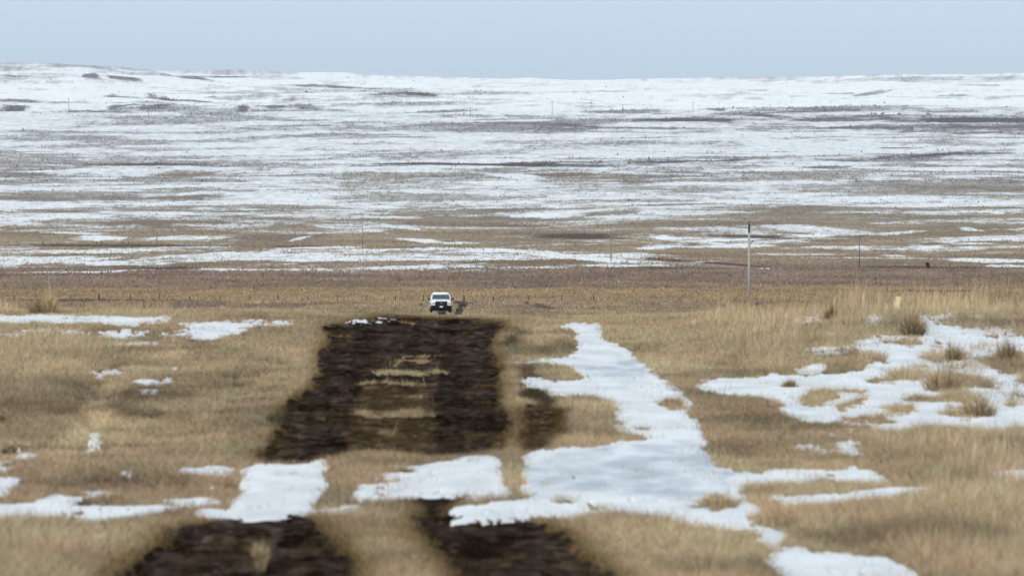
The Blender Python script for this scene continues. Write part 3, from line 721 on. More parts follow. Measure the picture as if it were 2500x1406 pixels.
def far_fields(X, D):
    v = VH - F * zbase(X, D) / D; u = UC + X / D * F
    uc = np.clip(u, 0, 2500); vc = np.clip(v, 186, 790)
    # irregular edges for the zones
    vz = np.repeat((VH - F * _pchip(_pd, _pz, D[:, 0]) / D[:, 0])[:, None], X.shape[1], 1)   # grows with nearness: a depth measure
    PX = D / F                                                            # metres per picture column there
    GX = X / np.interp(D[:, 0], [770, 9500], [1, 1])[:, None]
    AX = X / PX
    vc = np.clip(vc + (fbm(AX / 330, vz / 14, 501, 4) - 0.5) * 15, 186, 790)
    ri = np.interp(vc, COV_V, np.arange(len(COV_V))); ci = np.interp(uc, COV_U, np.arange(len(COV_U)))
    r0 = np.clip(ri.astype(int), 0, len(COV_V) - 2); c0 = np.clip(ci.astype(int), 0, len(COV_U) - 2)
    fr = ri - r0; fc = ci - c0
    cov = (COV[r0, c0] * (1 - fr) * (1 - fc) + COV[r0 + 1, c0] * fr * (1 - fc) + COV[r0, c0 + 1] * (1 - fr) * fc + COV[r0 + 1, c0 + 1] * fr * fc)
    sx = np.interp(D[:, 0], [800, 3000, 6000, 9500], [8, 22, 45, 90])[:, None]
    sk = AX * 0.010                                                       # streaks run slightly aslant
    n1 = unif(fbm(AX / 260, (vz + sk) / 9, 511, 5, 0.6)); n2 = unif(fbm(AX / 42, (vz - sk * .6) / 3.2, 521, 4, 0.65))
    sw = unif(swell(X, D) / np.interp(D, [700, 1200, 9500], [1, 1, 5]))
    n0 = unif(fbm(AX / 650, (vz + sk) / 20, 517, 3))
    n3 = unif(fbm(AX / 110, (vz - sk * .3) / 1.9, 519, 3))
    n = unif(n1 * 0.42 + n2 * 0.17 + sw * 0.22 + n0 * 0.25 + n3 * 0.16)
    soft = np.interp(D, [1900, 3500, 4200, 6000, 7500], [2.4, 1.5, 1.1, 1.1, 1.6])
    s = np.clip((cov - n) * soft + 0.5, 0, 1) * sst(cov, 0.0, 0.06)
    s = s * np.interp(v, [262, 285, 500, 530, 600, 620], [1, .88, .88, .95, .95, .84])
    def f(m, sel, w): s[sel] = s[sel] * (1 - w) + m[5] * w
    place_marks(MARKS, X, D, f)
    # grass poking through everywhere
    fine = fbm(AX / 5.0, vz / 2.4, 531, 2)
    fine2 = fbm(AX / 15, vz / 3.0, 541, 3)
    fk = np.interp(D, [3500, 5000], [1, 0.55])
    s = np.clip(s + fk * (fine - 0.5) * 0.36 * np.clip(s * (1.25 - s) * 3, 0, 1) + (fine2 - .5) * 0.5 * np.clip(s * (1.2 - s) * 3, 0, 1), 0, 1)
    # bare ground colours
    bc = np.empty(X.shape + (3,))
    t = unif(fbm(AX / 160, vz / 5.0, 551, 4))[..., None]
    zone_v = [186, 300, 420, 520, 600, 655, 664, 700, 706, 735, 742, 790]
    base = np.array([[.20,.17,.18],[.17,.145,.15],[.22,.185,.16],[.27,.22,.165],[.30,.225,.145],[.25,.18,.125],[.235,.17,.13],[.25,.18,.13],[.315,.225,.135],[.32,.23,.14],[.29,.22,.145],[.33,.26,.16]])
    for c in range(3): bc[..., c] = np.interp(v + (n1 - 0.5) * 8, zone_v[::1], base[:, c])
    bc = bc * (0.82 + 0.36 * t)
    def g(m, sel, w):
        w = (w * 0.95)[..., None]; bc[sel] = bc[sel] * (1 - w) + FCOL[m[5]] * w
    place_marks(CMARKS, X, D, g)
    bc *= (1 + (fine[..., None] - 0.5) * 0.5)
    return s, bc, v, u

SN = np.array([0.87, 0.865, 0.86])
def build_far(name, rows, mat):
    X, D = grid_xy(rows)
    s, bc, v, u = far_fields(X, D)
    z = zbase(X, D) + detail(X, D)
    z += (fbm(X / 1.2, D / 6.0, 561, 2) - 0.5) * 0.18 * sst(D, 760, 900) * (1 - s * 0.6)
    ridge_lit = sst(D, 6600, 7600)[..., None]                         # sunlit ridge: its extra brightness is put into the snow colour
    SNv = SN * (1 - ridge_lit) + np.array([0.95, 0.945, 0.935]) * ridge_lit
    col = bc * (1 - s[..., None]) + SNv * s[..., None]
    o = np_mesh(name, np.stack([X, D, z], -1).reshape(-1, 3), grid_faces(*X.shape), mat, 4, colors=col.reshape(-1, 3), smooth=True)
    tag(o, kind="structure")
    return X, D, s, bc, v, u, z

Xa, Da, sa, bca, va, ua, za = build_far("plain", np.concatenate([[752.0], R_all[:k + 1]]), M_FAR)
Xb, Db, sb, bcb, vb, ub, zb = build_far("hills", R_all[k:], M_FAR)

# the track where it comes over the next rise, under the truck
fm = np.zeros(Xa.shape)
near_f = Da[:, 0] < 1250
Xs, Ds_ = Xa[near_f], Da[near_f]
fm = np.zeros(Xs.shape)
A = Xs / Ds_ + (fbm(Xs / 2, Ds_ / 30, 601, 3) - .5) * 8 / F
vr = VH - F * zbase(Xs, Ds_) / Ds_ + (fbm(Xs / 2, Ds_ / 30, 605, 3) - .5) * 5
for p in FMUD:
    fm[inpoly([(q[0] - UC) / F for q in p], [q[1] for q in p], A, vr)] = 1
fms = blur2(fm, 1)
keep = (fms[:-1, :-1] + fms[1:, 1:] + fms[1:, :-1] + fms[:-1, 1:]) > 1.3
vv, ff, used = submesh(np.stack([Xs, Ds_, za[near_f] + 0.05], -1), keep)
pm = unif(fbm(Xs / 1.5, Ds_ / 20, 611, 3))[..., None]
mcol = np.array([0.035, 0.025, 0.020]) + np.array([0.07, 0.05, 0.038]) * pm
rd2 = np_mesh("road", vv, ff, M_MUD, 4, colors=mcol.reshape(-1, 3)[used], smooth=True)
tag(rd2, kind="structure")

def lookup_far(rows, field):
    def f(x, D):
        u = UC + x / np.maximum(D, 40) * F
        ci = np.clip(np.interp(u, US, np.arange(NC)), 0, NC - 1.001)
        ri = np.clip(np.interp(D, rows, np.arange(len(rows))), 0, len(rows) - 1.001)
        c0 = ci.astype(int); r0 = ri.astype(int); fc = ci - c0; fr = ri - r0
        if field.ndim == 3: fc = fc[:, None]; fr = fr[:, None]
        return (field[r0, c0] * (1 - fc) * (1 - fr) + field[r0, c0 + 1] * fc * (1 - fr)
                + field[r0 + 1, c0] * (1 - fc) * fr + field[r0 + 1, c0 + 1] * fc * fr)
    return f
rowsA, rowsB = Da[:, 0], Db[:, 0]
_fr = Ds_[:, 0]; _fmf = blur2(fm, 2); _lf = lookup_far(_fr, _fmf)
def s_fm(x, D): return np.where(D < 1245, _lf(x, np.minimum(D, 1245)), 0)
zA, zB = lookup_far(rowsA, za), lookup_far(rowsB, zb)
def zfar(x, D): return np.where(D < SPLIT, zA(x, D), zB(x, D))

# tussocks over the plain: sampled evenly as seen per unit of picture, thinner far away
def tussocks(name, n, d0, d1, rows, sfield, bcfield, zf, hb, nb, label, power=2.0, snowp=0.35):
    # density ~ D^-power per square metre
    q = 2 - power
    r = RNG.uniform(0, 1, n)
    D = d0 * (d1 / d0) ** r if abs(q) < 1e-6 else (d0 ** q + r * (d1 ** q - d0 ** q)) ** (1 / q)
    u = RNG.uniform(-260, 2760, n); x = (u - UC) / F * D
    s = lookup_far(rows, sfield)(x, D)
    patch = unif(fbm(x / (D * 0.012), (VH - F * zbase(np.zeros(n), D) / D) / 9.0, 701, 3))
    pr = np.where(s > 0.5, snowp * sst(patch, 0.35, 0.8) * (0.35 + 1.2 * (1 - s)), 0.75)
    uq = u; pr = np.where((D < 1240) & (np.abs(uq - 1105) < 50), pr * (s_fm(x, D) < 0.25) * 0.5, pr)
    pr = np.where((D < 905) & (D > 800) & (np.abs(uq - 1076) < 30), 0.0, pr)
    ok = RNG.uniform(0, 1, n) < pr
    x, D, s = x[ok], D[ok], s[ok]; n = len(x)
    c = lookup_far(rows, bcfield)(x, D) * 1.25
    c *= RNG.uniform(0.78, 1.22, n)[:, None]
    Hh = RNG.gamma(5, 0.2, n) * hb(D)
    R = np.repeat
    P = np.stack([x, D, zf(x, D) - 0.03], -1)
    Pn = R(P, nb, 0); Pn[:, 0] += RNG.normal(0, 1, n * nb) * R(Hh, nb) * 0.45; Pn[:, 1] += RNG.normal(0, 1, n * nb) * R(Hh, nb) * 0.45
    H = R(Hh, nb) * RNG.uniform(0.5, 1.1, n * nb)
    W = R(Hh, nb) * RNG.uniform(0.25, 0.55, n * nb)
    L = np.stack([RNG.normal(0, 0.3, n * nb) * H, RNG.normal(0, 0.3, n * nb) * H], -1)
    o = blades(name, Pn, H, W, L, RNG.uniform(-0.8, 0.8, n * nb), R(c, nb, 0) * RNG.uniform(0.75, 1.2, n * nb)[:, None], M_GRASS, root_dark=0.8)
    tag(o, label, "grass", kind="stuff")
tussocks("prairie_grass", 200000, 770, 2000, rowsA, sa, bca, zA, lambda D: np.interp(D, [770, 2000], [0.15, 0.34]), 3,
         "rough tan prairie grass of the flat beyond the rise, around the truck and fences", 2.2)
tussocks("scrub", 170000, 1950, 4590, rowsA, sa, bca, zA, lambda D: np.interp(D, [1950, 4600], [0.25, 0.55]), 2,
         "low brown scrub dotted through the thin snow of the middle plain", 2.2)
tussocks("hill_scrub", 110000, 4610, 9300, rowsB, sb, bcb, zB, lambda D: np.interp(D, [4600, 6800, 9300], [0.7, 0.85, 0.9]), 2,
         "dark low scrub dotted over the snowy far slopes", 2.5, 0.12)

# ------------------------------------------------------------------ mesh part builder
class MB:
    def __init__(self): self.bm = bmesh.new()
    def box(self, c, s, rot=None, bev=0.0):
        r = bmesh.ops.create_cube(self.bm, size=1.0); vs = r["verts"]
        for v in vs: v.co = type(v.co)((v.co.x * s[0], v.co.y * s[1], v.co.z * s[2]))
        if bev:
            es = list({e for v in vs for e in v.link_edges})
            rb = bmesh.ops.bevel(self.bm, geom=es, offset=bev, segments=2, affect='EDGES', profile=0.6)
            vs = list({v for f in rb["faces"] for v in f.verts} | {v for v in vs if v.is_valid})
        from mathutils import Matrix, Vector
        for v in vs:
            co = v.co.copy()
            if rot is not None: co = rot @ co
            v.co = co + Vector(c)
        return self
    def tube(self, a, b, r0, r1=None, seg=10):
        from mathutils import Vector
        a = Vector(a); b = Vector(b); r1 = r0 if r1 is None else r1
        d = b - a; q = d.to_track_quat('Z', 'Y').to_matrix()
        r = bmesh.ops.create_cone(self.bm, cap_ends=True, segments=seg, radius1=r0, radius2=r1, depth=d.length)
        for v in r["verts"]: v.co = q @ v.co + (a + b) / 2
        return self
    def loft(self, secs, cap=True):
        rings = [[self.bm.verts.new(p) for p in s] for s in secs]
        n = len(rings[0])
        for A_, B_ in zip(rings, rings[1:]):
            for i in range(n):
                self.bm.faces.new((A_[i], A_[(i + 1) % n], B_[(i + 1) % n], B_[i]))
        if cap:
            self.bm.faces.new(rings[0][::-1]); self.bm.faces.new(rings[-1])
        return self
    def build(self, name, mat, parent=None, smooth=False):
        bmesh.ops.recalc_face_normals(self.bm, faces=self.bm.faces[:])
        me = bpy.data.meshes.new(name); self.bm.to_mesh(me); self.bm.free()
        me.materials.append(mat)
        if smooth:
            me.polygons.foreach_set("use_smooth", [True] * len(me.polygons))
        o = bpy.data.objects.new(name, me); COL.objects.link(o)
        if parent: o.parent = parent
        return o

def empty(name, loc, rz=0.0):
    o = bpy.data.objects.new(name, None); COL.objects.link(o); o.location = loc; o.rotation_euler = (0, 0, rz)
    o.empty_display_size = 0.3
    return o

def copy_tree(o, parent=None):
    c = o.copy(); COL.objects.link(c); c.parent = parent
    for ch in [q for q in o.children]: copy_tree(ch, c)
    return c

def spot(U, V, lo=770, hi=9500):
    x, d = at([U], [V], 0.0, lo, hi)
    if d[0] > 1400:      # stand it on the nearest swell of ground that is not hidden behind a closer one
        dd = np.linspace(max(lo, d[0] * 0.9), min(9480.0, d[0] * 1.08), 500); xx = (U - UC) / F * dd
        r = zfar(xx, dd) / dd; rm = np.maximum.accumulate(r)
        sc = np.abs(r - (-(V - VH) / F)) + np.where(r >= rm - 2e-6, 0, 1)
        i = int(np.argmin(sc)); x, d = xx[i:i + 1], dd[i:i + 1]
    return float(x[0]), float(d[0]), float(zfar(x, d)[0])

# ------------------------------------------------------------------ pickup truck
M_WHITE = simple("white_paint", (0.80, 0.82, 0.84), 0.35, 0, 0.03, 3, 0.5)
M_BLACK = simple("black_plastic", (0.006, 0.007, 0.011), 0.6, 0, 0.3, 10, 0.1)
M_GLASS = simple("tinted_glass", (0.045, 0.075, 0.080), 0.08, 0, 0.5, 2.0, 0.6)
M_TYRE = simple("tyre_rubber", (0.015, 0.015, 0.015), 0.85)
M_RIM = simple("steel_rim", (0.30, 0.31, 0.32), 0.4, 0.8)
M_LAMP = simple("headlamp_glass", (0.55, 0.58, 0.60), 0.15, 0.2, 0.3, 20, 0.6)
M_PLATE = simple("plate_white", (0.65, 0.66, 0.68), 0.5)
M_BADGE = simple("badge_metal", (0.16, 0.20, 0.30), 0.35, 0.4)
M_SEAT = simple("cab_trim", (0.10, 0.11, 0.11), 0.8)

def rect_ring(y, hw_b, hw_t, zb, zt, r=0.08):
    """cross-section ring in the XZ plane at y with chamfered corners, wider at the bottom"""
    pts = []
    for (sx, z, hw, dz) in ((1, zb, hw_b, 1), (1, zt, hw_t, -1), (-1, zt, hw_t, -1), (-1, zb, hw_b, 1)):
        a = (sx * (hw - r), y, z); b = (sx * hw, y, z + dz * r)
        pts += [a, b] if (sx > 0) == (dz > 0) else [b, a]
    return pts

def make_truck():
    # nose points to -Y, ground at z=0
    t = empty("pickup_truck", (0, 0, 0))
    m = MB()   # lower body: hood, doors, flanks
    m.loft([rect_ring(-2.78, .80, .76, .62, 1.02, .10), rect_ring(-2.70, .94, .88, .56, 1.14, .10), rect_ring(-2.45, .99, .92, .50, 1.20, .10),
            rect_ring(-1.55, 1.00, .94, .46, 1.27, .09), rect_ring(-1.20, 1.00, .95, .44, 1.29, .08), rect_ring(1.10, 1.00, .95, .44, 1.29, .08), rect_ring(1.16, 1.00, .95, .44, 1.28, .08)])
    body = m.build("body", M_WHITE, t, True)
    m = MB().box((0, -2.0, 1.235), (1.15, 1.1, .06), bev=.03); m.build("hood_bulge", M_WHITE, body)
    # cargo bed
    m = MB(); m.box((.95, 2.15, .90), (.09, 1.92, .78), bev=.02); m.box((-.95, 2.15, .90), (.09, 1.92, .78), bev=.02)
    m.box((0, 1.24, .90), (1.80, .08, .76)); m.box((0, 2.13, .60), (1.80, 1.80, .08)); m.build("cargo_bed", M_WHITE, t)
    MB().box((0, 3.12, .90), (1.84, .07, .66), bev=.02).build("tailgate", M_WHITE, t)
    # cab: pillars and roof as one shell, glass set in it
    m = MB(); m.loft([[(-.80, -1.28, 1.26), (.80, -1.28, 1.26), (.80, 1.12, 1.26), (-.80, 1.12, 1.26)],
                      [(-.885, -1.2, 1.27), (.885, -1.2, 1.27), (.885, 1.10, 1.27), (-.885, 1.10, 1.27)],
                      [(-.80, -.66, 1.70), (.80, -.66, 1.70), (.80, .98, 1.70), (-.80, .98, 1.70)]])
    m.build("cab_interior", M_SEAT, t)
    m = MB()
    secs = []
    for (zz, hx, y0, y1) in ((1.70, .815, -.66, 1.02), (1.80, .79, -.56, .98), (1.88, .73, -.42, .90), (1.915, .60, -.25, .80)):
        r = .12
        secs.append([(-hx + r, y0, zz), (hx - r, y0, zz), (hx, y0 + r, zz), (hx, y1 - r, zz), (hx - r, y1, zz), (-hx + r, y1, zz), (-hx, y1 - r, zz), (-hx, y0 + r, zz)])
    m.loft(secs); m.build("roof", M_WHITE, t, True)
    for s in (-1, 1):
        MB().tube((s * .90, -1.26, 1.27), (s * .80, -.62, 1.72), .045, .045, 8).build("pillar", M_WHITE, t)
        MB().tube((s * .92, .18, 1.27), (s * .82, .18, 1.72), .05, .05, 8).build("pillar", M_WHITE, t)
        MB().tube((s * .90, 1.06, 1.27), (s * .80, .98, 1.72), .07, .07, 8).build("pillar", M_WHITE, t)
    m = MB()
    v = [m.bm.verts.new(p) for p in ((-.87, -1.285, 1.285), (.87, -1.285, 1.285), (.785, -.675, 1.705), (-.785, -.675, 1.705))]
    m.bm.faces.new(v); m.build("windshield", M_GLASS, t)
    for s in (-1, 1):
        m = MB(); v = [m.bm.verts.new(p) for p in ((s * .91, -1.16, 1.29), (s * .91, 1.02, 1.29), (s * .82, .95, 1.69), (s * .82, -.62, 1.69))]
        m.bm.faces.new(v); m.build("side_window", M_GLASS, t)
    m = MB(); v = [m.bm.verts.new(p) for p in ((-.86, 1.125, 1.30), (.86, 1.125, 1.30), (.76, 1.0, 1.69), (-.76, 1.0, 1.69))]
    m.bm.faces.new(v); m.build("rear_window", M_GLASS, t)
    # face: grille, headlamps, bumper, plate
    g = MB().box((0, -2.80, .88), (1.16, .10, .46), bev=.03).build("grille", M_BLACK, t)
    m = MB()
    for z in (.76, .88, 1.00): m.box((0, -2.86, z), (1.02, .03, .03))
    m.build("grille_bar", simple("dark_grey_bar", (.05, .055, .065), .5), g)
    m = MB().tube((0, -2.90, .93), (0, -2.87, .93), .12, .12, 20)
    for vtx in m.bm.verts: vtx.co.z = .93 + (vtx.co.z - .93) * .45
    m.build("badge", M_BADGE, g)
    for s in (-1, 1):
        h = MB().box((s * .765, -2.78, .88), (.36, .14, .34), bev=.04).build("headlight", M_WHITE, t)
        MB().box((s * .75, -2.86, .90), (.20, .03, .20), bev=.02).build("lens", M_LAMP, h)
    b = MB().box((0, -2.86, .56), (1.96, .24, .30), bev=.05).build("bumper", M_BLACK, t)
    MB().box((0, -2.985, .60), (.32, .02, .15)).build("license_plate", M_PLATE, b)
    MB().box((0, -2.74, .34), (1.70, .20, .26), bev=.03).build("air_dam", M_BLACK, t)
    MB().box((0, .1, .42), (1.30, 5.2, .20)).build("chassis", M_BLACK, t)
    for s in (-1, 1):
        mr = MB().box((s * 1.14, -1.02, 1.30), (.20, .14, .20), bev=.04)
        mr.tube((s * .93, -1.0, 1.26), (s * 1.08, -1.02, 1.27), .03)
        mr.build("side_mirror", M_BLACK, t)
        for y in (-1.88, 1.90):
            w = MB().tube((s * .74, y, .39), (s * 1.0, y, .39), .39, .39, 26).build("wheel", M_TYRE, t)
            MB().tube((s * .98, y, .39), (s * 1.012, y, .39), .22, .20, 20).build("rim", M_RIM, w)
            arch = MB().tube((s * .80, y, .46), (s * 1.005, y, .46), .47, .47, 26).build("wheel_arch", M_BLACK, t)
        MB().box((s * .93, 3.10, .95), (.12, .09, .36), bev=.02).build("tail_light", simple("red_lens", (.25, .01, .01), .3), t)
    return t

x, d, z = spot(1076, 762.5)
tr = make_truck(); tr.location = (x, d, z + 0.02); tr.rotation_euler = (0, 0, math.radians(1.6))
tag(tr, "white pickup truck with black grille coming head on along the muddy track", "pickup truck")
TRUCK = (x, d, z)

# ------------------------------------------------------------------ poles
M_WOOD = simple("weathered_wood", (0.40, 0.37, 0.345), 0.85, 0, .18, 3)
M_WOODR = simple("reddish_wood", (0.27, 0.17, 0.12), 0.85, 0, .18, 3)
M_WOODD = simple("dark_wood", (0.13, 0.11, 0.10), 0.9, 0, .2, 3)
M_POST = simple("post_wood", (0.075, 0.065, 0.06), 0.9, 0, .3, 3)
M_PORC = simple("dark_porcelain", (0.05, 0.05, 0.055), 0.4)

def make_pole(h, mat, arm='top', r=0.15):
    t = empty("utility_pole", (0, 0, 0))
    MB().tube((0, 0, -.3), (0, 0, h), r, r * .72, 12).build("shaft", mat, t, True)
    if arm == 'single':     # pin on top, one side bracket lower down
        MB().tube((0, 0, h), (0, 0, h + .28), .07, .05, 8).build("insulator", M_PORC, t)
        b = MB().tube((0.05, -.05, h * .765), (.42, -.1, h * .81), .045, .045, 8).build("bracket", M_WOODD, t)
        MB().tube((.42, -.1, h * .80), (.42, -.1, h * .80 + .2), .06, .05, 8).build("insulator", M_PORC, b)
        MB().box((0, -.12, h * .955), (.22, .10, .9), bev=.02).build("hardware", M_PORC, t)
    elif arm == 'cross':
        c = MB().box((0, -.14, h - .35), (2.3, .12, .14)).build("crossarm", M_WOODD, t)
        for xx in (-1.05, .4, 1.05): MB().tube((xx, -.14, h - .28), (xx, -.14, h - .02), .05, .04, 8).build("insulator", M_PORC, c)
        m = MB(); m.tube((-.7, -.14, h - .42), (0, -.1, h - 1.0), .025); m.tube((.7, -.14, h - .42), (0, -.1, h - 1.0), .025); m.build("brace", M_WOODD, t)
    else:
        MB().tube((0, 0, h), (0, 0, h + .25), .06, .045, 8).build("insulator", M_PORC, t)
    return t

G1 = "utility poles crossing the plain"
def put_pole(U, V, vtop, mat, arm, label, r=.15, d=None, tilt=0):
    x, dd, z = spot(U, V)
    h = (V - vtop) * dd / F
    p = make_pole(h, mat, arm, r); p.location = (x, dd, z); p.rotation_euler = (0, math.radians(tilt), 0)
    tag(p, label, "utility pole", G1)
put_pole(1829, 758, 548, M_WOOD, 'single', "tallest pale grey pole with a side bracket, standing right of the truck", .165)
put_pole(885, 605, 532, M_WOODR, 'pin', "thin brown pole above the truck, by the snow strip and fence", .13)
put_pole(1492, 638, 552, M_WOODR, 'pin', "reddish bare pole between the truck and the tallest grey pole", .15)
put_pole(2098, 656, 573, M_WOODD, 'cross', "dark pole with a crossarm, right of the tallest grey pole", .13)
put_pole(383, 602, 533, M_WOODR, 'pin', "faint reddish pole by the far fence at the left", .12)
G2 = "tiny poles of the line below the ridge"
proto = None
for (U, V, vt, lab) in ((168, 277, 240, "tiny pole on the upper snow slope, farthest left of its line"),
                    (363, 286, 262, "tiny pole on the upper snow slope, second from the left of its line"),
                    (1148, 287, 264, "tiny pole on the upper slope, left of the tallest one in its line"),
                    (1348, 281, 246, "tallest of the tiny poles on the bright snow below the ridge"),
                    (1520, 279, 256, "tiny pole behind the grey bare patch below the ridge"),
                    (1692, 271, 250, "tiny pole left of the small dark patch below the ridge"),
                    (1880, 272, 254, "tiny pole farthest right of its line below the ridge")):
    x, d, z = spot(U, V)
    h = (V - vt) * d / F
    m = MB().tube((0, 0, -.5), (0, 0, h), .20, .15, 8); m.box((0, 0, h - .5), (1.8, .15, .15))
    o = m.build("utility_pole", M_WOODD); o.location = (x, d, z)
    tag(o, lab, "utility pole", G2)

# ------------------------------------------------------------------ fences
def fence(name, pts, h, w, label, group=None, thick=(), wires=3, mat=None):
    P3 = [spot(U, V) for U, V in pts]
    x0, d0, z0_ = P3[0]
    t = empty(name, (x0, d0, z0_))
    for i, (x, d, z) in enumerate(P3):
        ww = w * (1.7 if i in thick else random.uniform(.75, 1.1)); hh = h * (1.15 if i in thick else random.uniform(.8, 1.1))
        m = MB().tube((x - x0, d - d0, z - z0_ - .2), (x - x0 + random.uniform(-.05, .05), d - d0, z - z0_ + hh), ww / 2, ww / 2 * .9, 8)
        m.build("post", mat or M_POST, t)
    m = MB()
    for k_ in range(wires):
        zz = h * (.35 + .25 * k_)
        for a, b in zip(P3, P3[1:]):
            if abs(a[0] - b[0]) > 40: continue
            m.tube((a[0] - x0, a[1] - d0, a[2] - z0_ + zz), (b[0] - x0, b[1] - d0, b[2] - z0_ + zz), .004, .004, 3)
    m.build("wire", M_PORC, t)
    tag(t, label, "fence", group)
fence("wire_fence", [(-105,735.5),(-36,735.5),(35,735.5),(108,735.5),(173,735.5),(242,736),(319,735.5),(390,736),(464,735.5),(536,735.5),(609,735),(680,735),(751,735),(823,735),(895,735.5),(965,736),(1033,737)],
      .88, .15, "wire fence with dark wooden posts crossing the golden flat left of the truck", "wire fences on the plain", thick=(5,))
fence("wire_fence", [(1133,738),(1205,736),(1290,735.5),(1370,735),(1450,735)], .80, .15,
      "short run of posts and wire right behind the truck at the track", "wire fences on the plain", thick=(0,))
B1 = [(235,598.5),(248,598.5),(298,598.5),(313,598.5)]
fence("wire_fence", [(20,598),(75,598),(140,598)] + B1 + [(383,600),(460,601),(540,602),(620,603)], 1.1, .18,
      "far fence with two pairs of thick posts along the dark road line at the left", "wire fences on the plain", thick=(3, 4, 5, 6))
us = [640 + q / 3.906 for q in (335, 390, 445, 705, 760, 830, 890, 1010, 1095, 1190, 1300, 1365, 1440, 1530, 1690, 1735, 1785, 1840, 1880, 2020, 2110, 2220, 2425)]
pts = [(u_, np.interp(u_, [720, 1000, 1280], [604, 607, 611])) for u_ in us]
pts += [(1280 + a / 3.906, 500 + b / 3.906) for a, b in ((120, 432), (325, 448), (520, 462), (720, 480), (925, 500), (1118, 510), (1318, 522), (1520, 532), (1665, 545), (1740, 530 + 12), (1818, 560))]
fence("wire_fence", pts, 1.15, .15, "long far fence beside the curving snow strip above the truck", "wire fences on the plain", thick=(0, 1, 2, 16))
pts = [(1860 + a / 3.906, 500 + b / 3.906) for a, b in ((-40, 570), (50, 575), (145, 580), (325, 585), (495, 592), (670, 597), (865, 602), (1060, 605), (1110, 607), (1275, 608), (1470, 612), (1675, 612), (1790, 606), (1950, 606), (2120, 606), (2300, 606), (2480, 604))]
fence("wire_fence", pts, 1.0, .14, "far fence running right from the tallest pole past the dark bush", "wire fences on the plain", thick=(12,))
pts = [(640 + a / 3.906, 654) for a in (1585, 1990, 2130, 2255, 2385)] + [(1280 + a / 3.906, 653) for a in (20, 95, 180, 290, 455, 585, 670, 790, 860, 985)]
fence("wire_fence", pts, 1.15, .12, "lower far fence along the foot of the curving snow strip", "wire fences on the plain")
pts = [(2000 + a / 5, 200 + b / 5) for a, b in ((0, 1072), (130, 1073), (260, 1075), (405, 1078), (460, 1080), (525, 1085), (735, 1095), (785, 1097), (920, 1102), (1050, 1110), (1145, 1112), (1240, 1118), (1420, 1126), (1535, 1130), (1585, 1132), (1740, 1136), (1900, 1140), (2080, 1142), (2250, 1144), (2430, 1146))]
fence("wire_fence", pts, 1.5, .20, "faint fence on the snowy slope at the right, below the dark streak", "wire fences on the plain", wires=1)
pts = [(u_, np.interp(u_, [480, 900, 1900], [406, 404, 394])) for u_ in (491, 502, 530, 568, 596, 612, 650, 690, 730, 770, 812)]
fence("wire_fence", pts, 1.6, .24, "faint fence on the snowy slope at the left, on the long dark streak", "wire fences on the plain", thick=(0, 1), wires=1)

# marker stake at the crest
d = 136.5; x = (2186 - UC) / F * d
zz = float(s_z(np.array([x]), np.array([d]))[0])
m = MB(); m.box((0, 0, .04), (.085, .018, .52), bev=.004)
o = m.build("wooden_stake", simple("pale_yellow_wood", (0.86, 0.70, 0.40), .7, 0, .15, 30))
hgt = zbase(x, d) * 0 + (-(723 - VH) * d / F) - zz
o.scale = (1, 1, 1); o.location = (x, d, zz + hgt - .30); o.rotation_euler = (math.radians(6), math.radians(11), 0)
tag(o, "pale yellow flat stake leaning right in the grass at the crest", "stake")
x, d, z = spot(418, 600)
t = empty("marker_post", (x, d, z))
MB().tube((0, 0, -.1), (0, 0, .7), .03, .03, 6).build("stem", M_POST, t)
MB().box((0, 0, .85), (.45, .04, .45)).build("panel", simple("yellow_plate", (0.62, 0.42, 0.05), .6), t)
tag(t, "tiny yellow marker beside the far fence at the left", "marker")

# ------------------------------------------------------------------ shrubs
M_LEAF = tint_mat("shrub_twigs", rough=0.9)
def shrub(U, V, w, h, nb, col, label, name="shrub", group=None, lo=770):
    x0, d0, z_ = spot(U, V, lo)
    t = empty(name, (x0, d0, z_))
    m = MB()
    for k_ in range(6):
        a = random.uniform(0, 6.28); m.tube((0, 0, -.05), (math.cos(a) * w * .25, math.sin(a) * w * .25, h * .6), .03, .012, 5)
    m.build("stem", M_POST, t)
    th = RNG.uniform(0, 6.283, nb); rr = np.sqrt(RNG.uniform(0, 1, nb)); zz = RNG.uniform(.05, 1, nb)
    rad = w / 2 * rr * np.sqrt(1 - (zz * .9 - .25) ** 2) * RNG.uniform(.8, 1.15, nb)
    P = np.stack([np.cos(th) * rad, np.sin(th) * rad, zz * h * .85], -1)
    c = np.array(col) * RNG.uniform(.5, 1.5, nb)[:, None]
    s_ = h * .16
    o = blades("foliage", P, RNG.uniform(.5, 1.3, nb) * s_, RNG.uniform(.25, .5, nb) * s_ * 2, RNG.normal(0, s_ * .6, (nb, 2)), RNG.uniform(-1.2, 1.2, nb), c, M_LEAF)
    o.parent = t
    tag(t, label, "shrub", group)
shrub(2265, 655, .85, 1.45, 500, (.03, .035, .035), "small dark rounded bush by the far fence at the right")
GS = "sagebrush clumps beyond the track"
shrub(1318, 752, 1.7, .62, 260, (.19, .145, .11), "wide dark sagebrush clump right of the track, behind the crest", group=GS)
shrub(1338, 757, 1.5, .5, 220, (.18, .14, .11), "lower sagebrush clump touching the wide one right of the track", group=GS)
shrub(1285, 744, .9, .45, 240, (.13, .10, .08), "small sagebrush clump left of the wide one", group=GS)
shrub(1028, 748, .6, .35, 160, (.10, .075, .06), "small dark clump just left of the truck", group=GS)
shrub(1850, 748, 1.6, .5, 300, (.12, .09, .075), "dark shrub clump at the foot of the tallest pole", group=GS)
shrub(1765, 750, 1.3, .5, 260, (.12, .09, .075), "dark shrub clump left of the tallest pole's foot", group=GS)

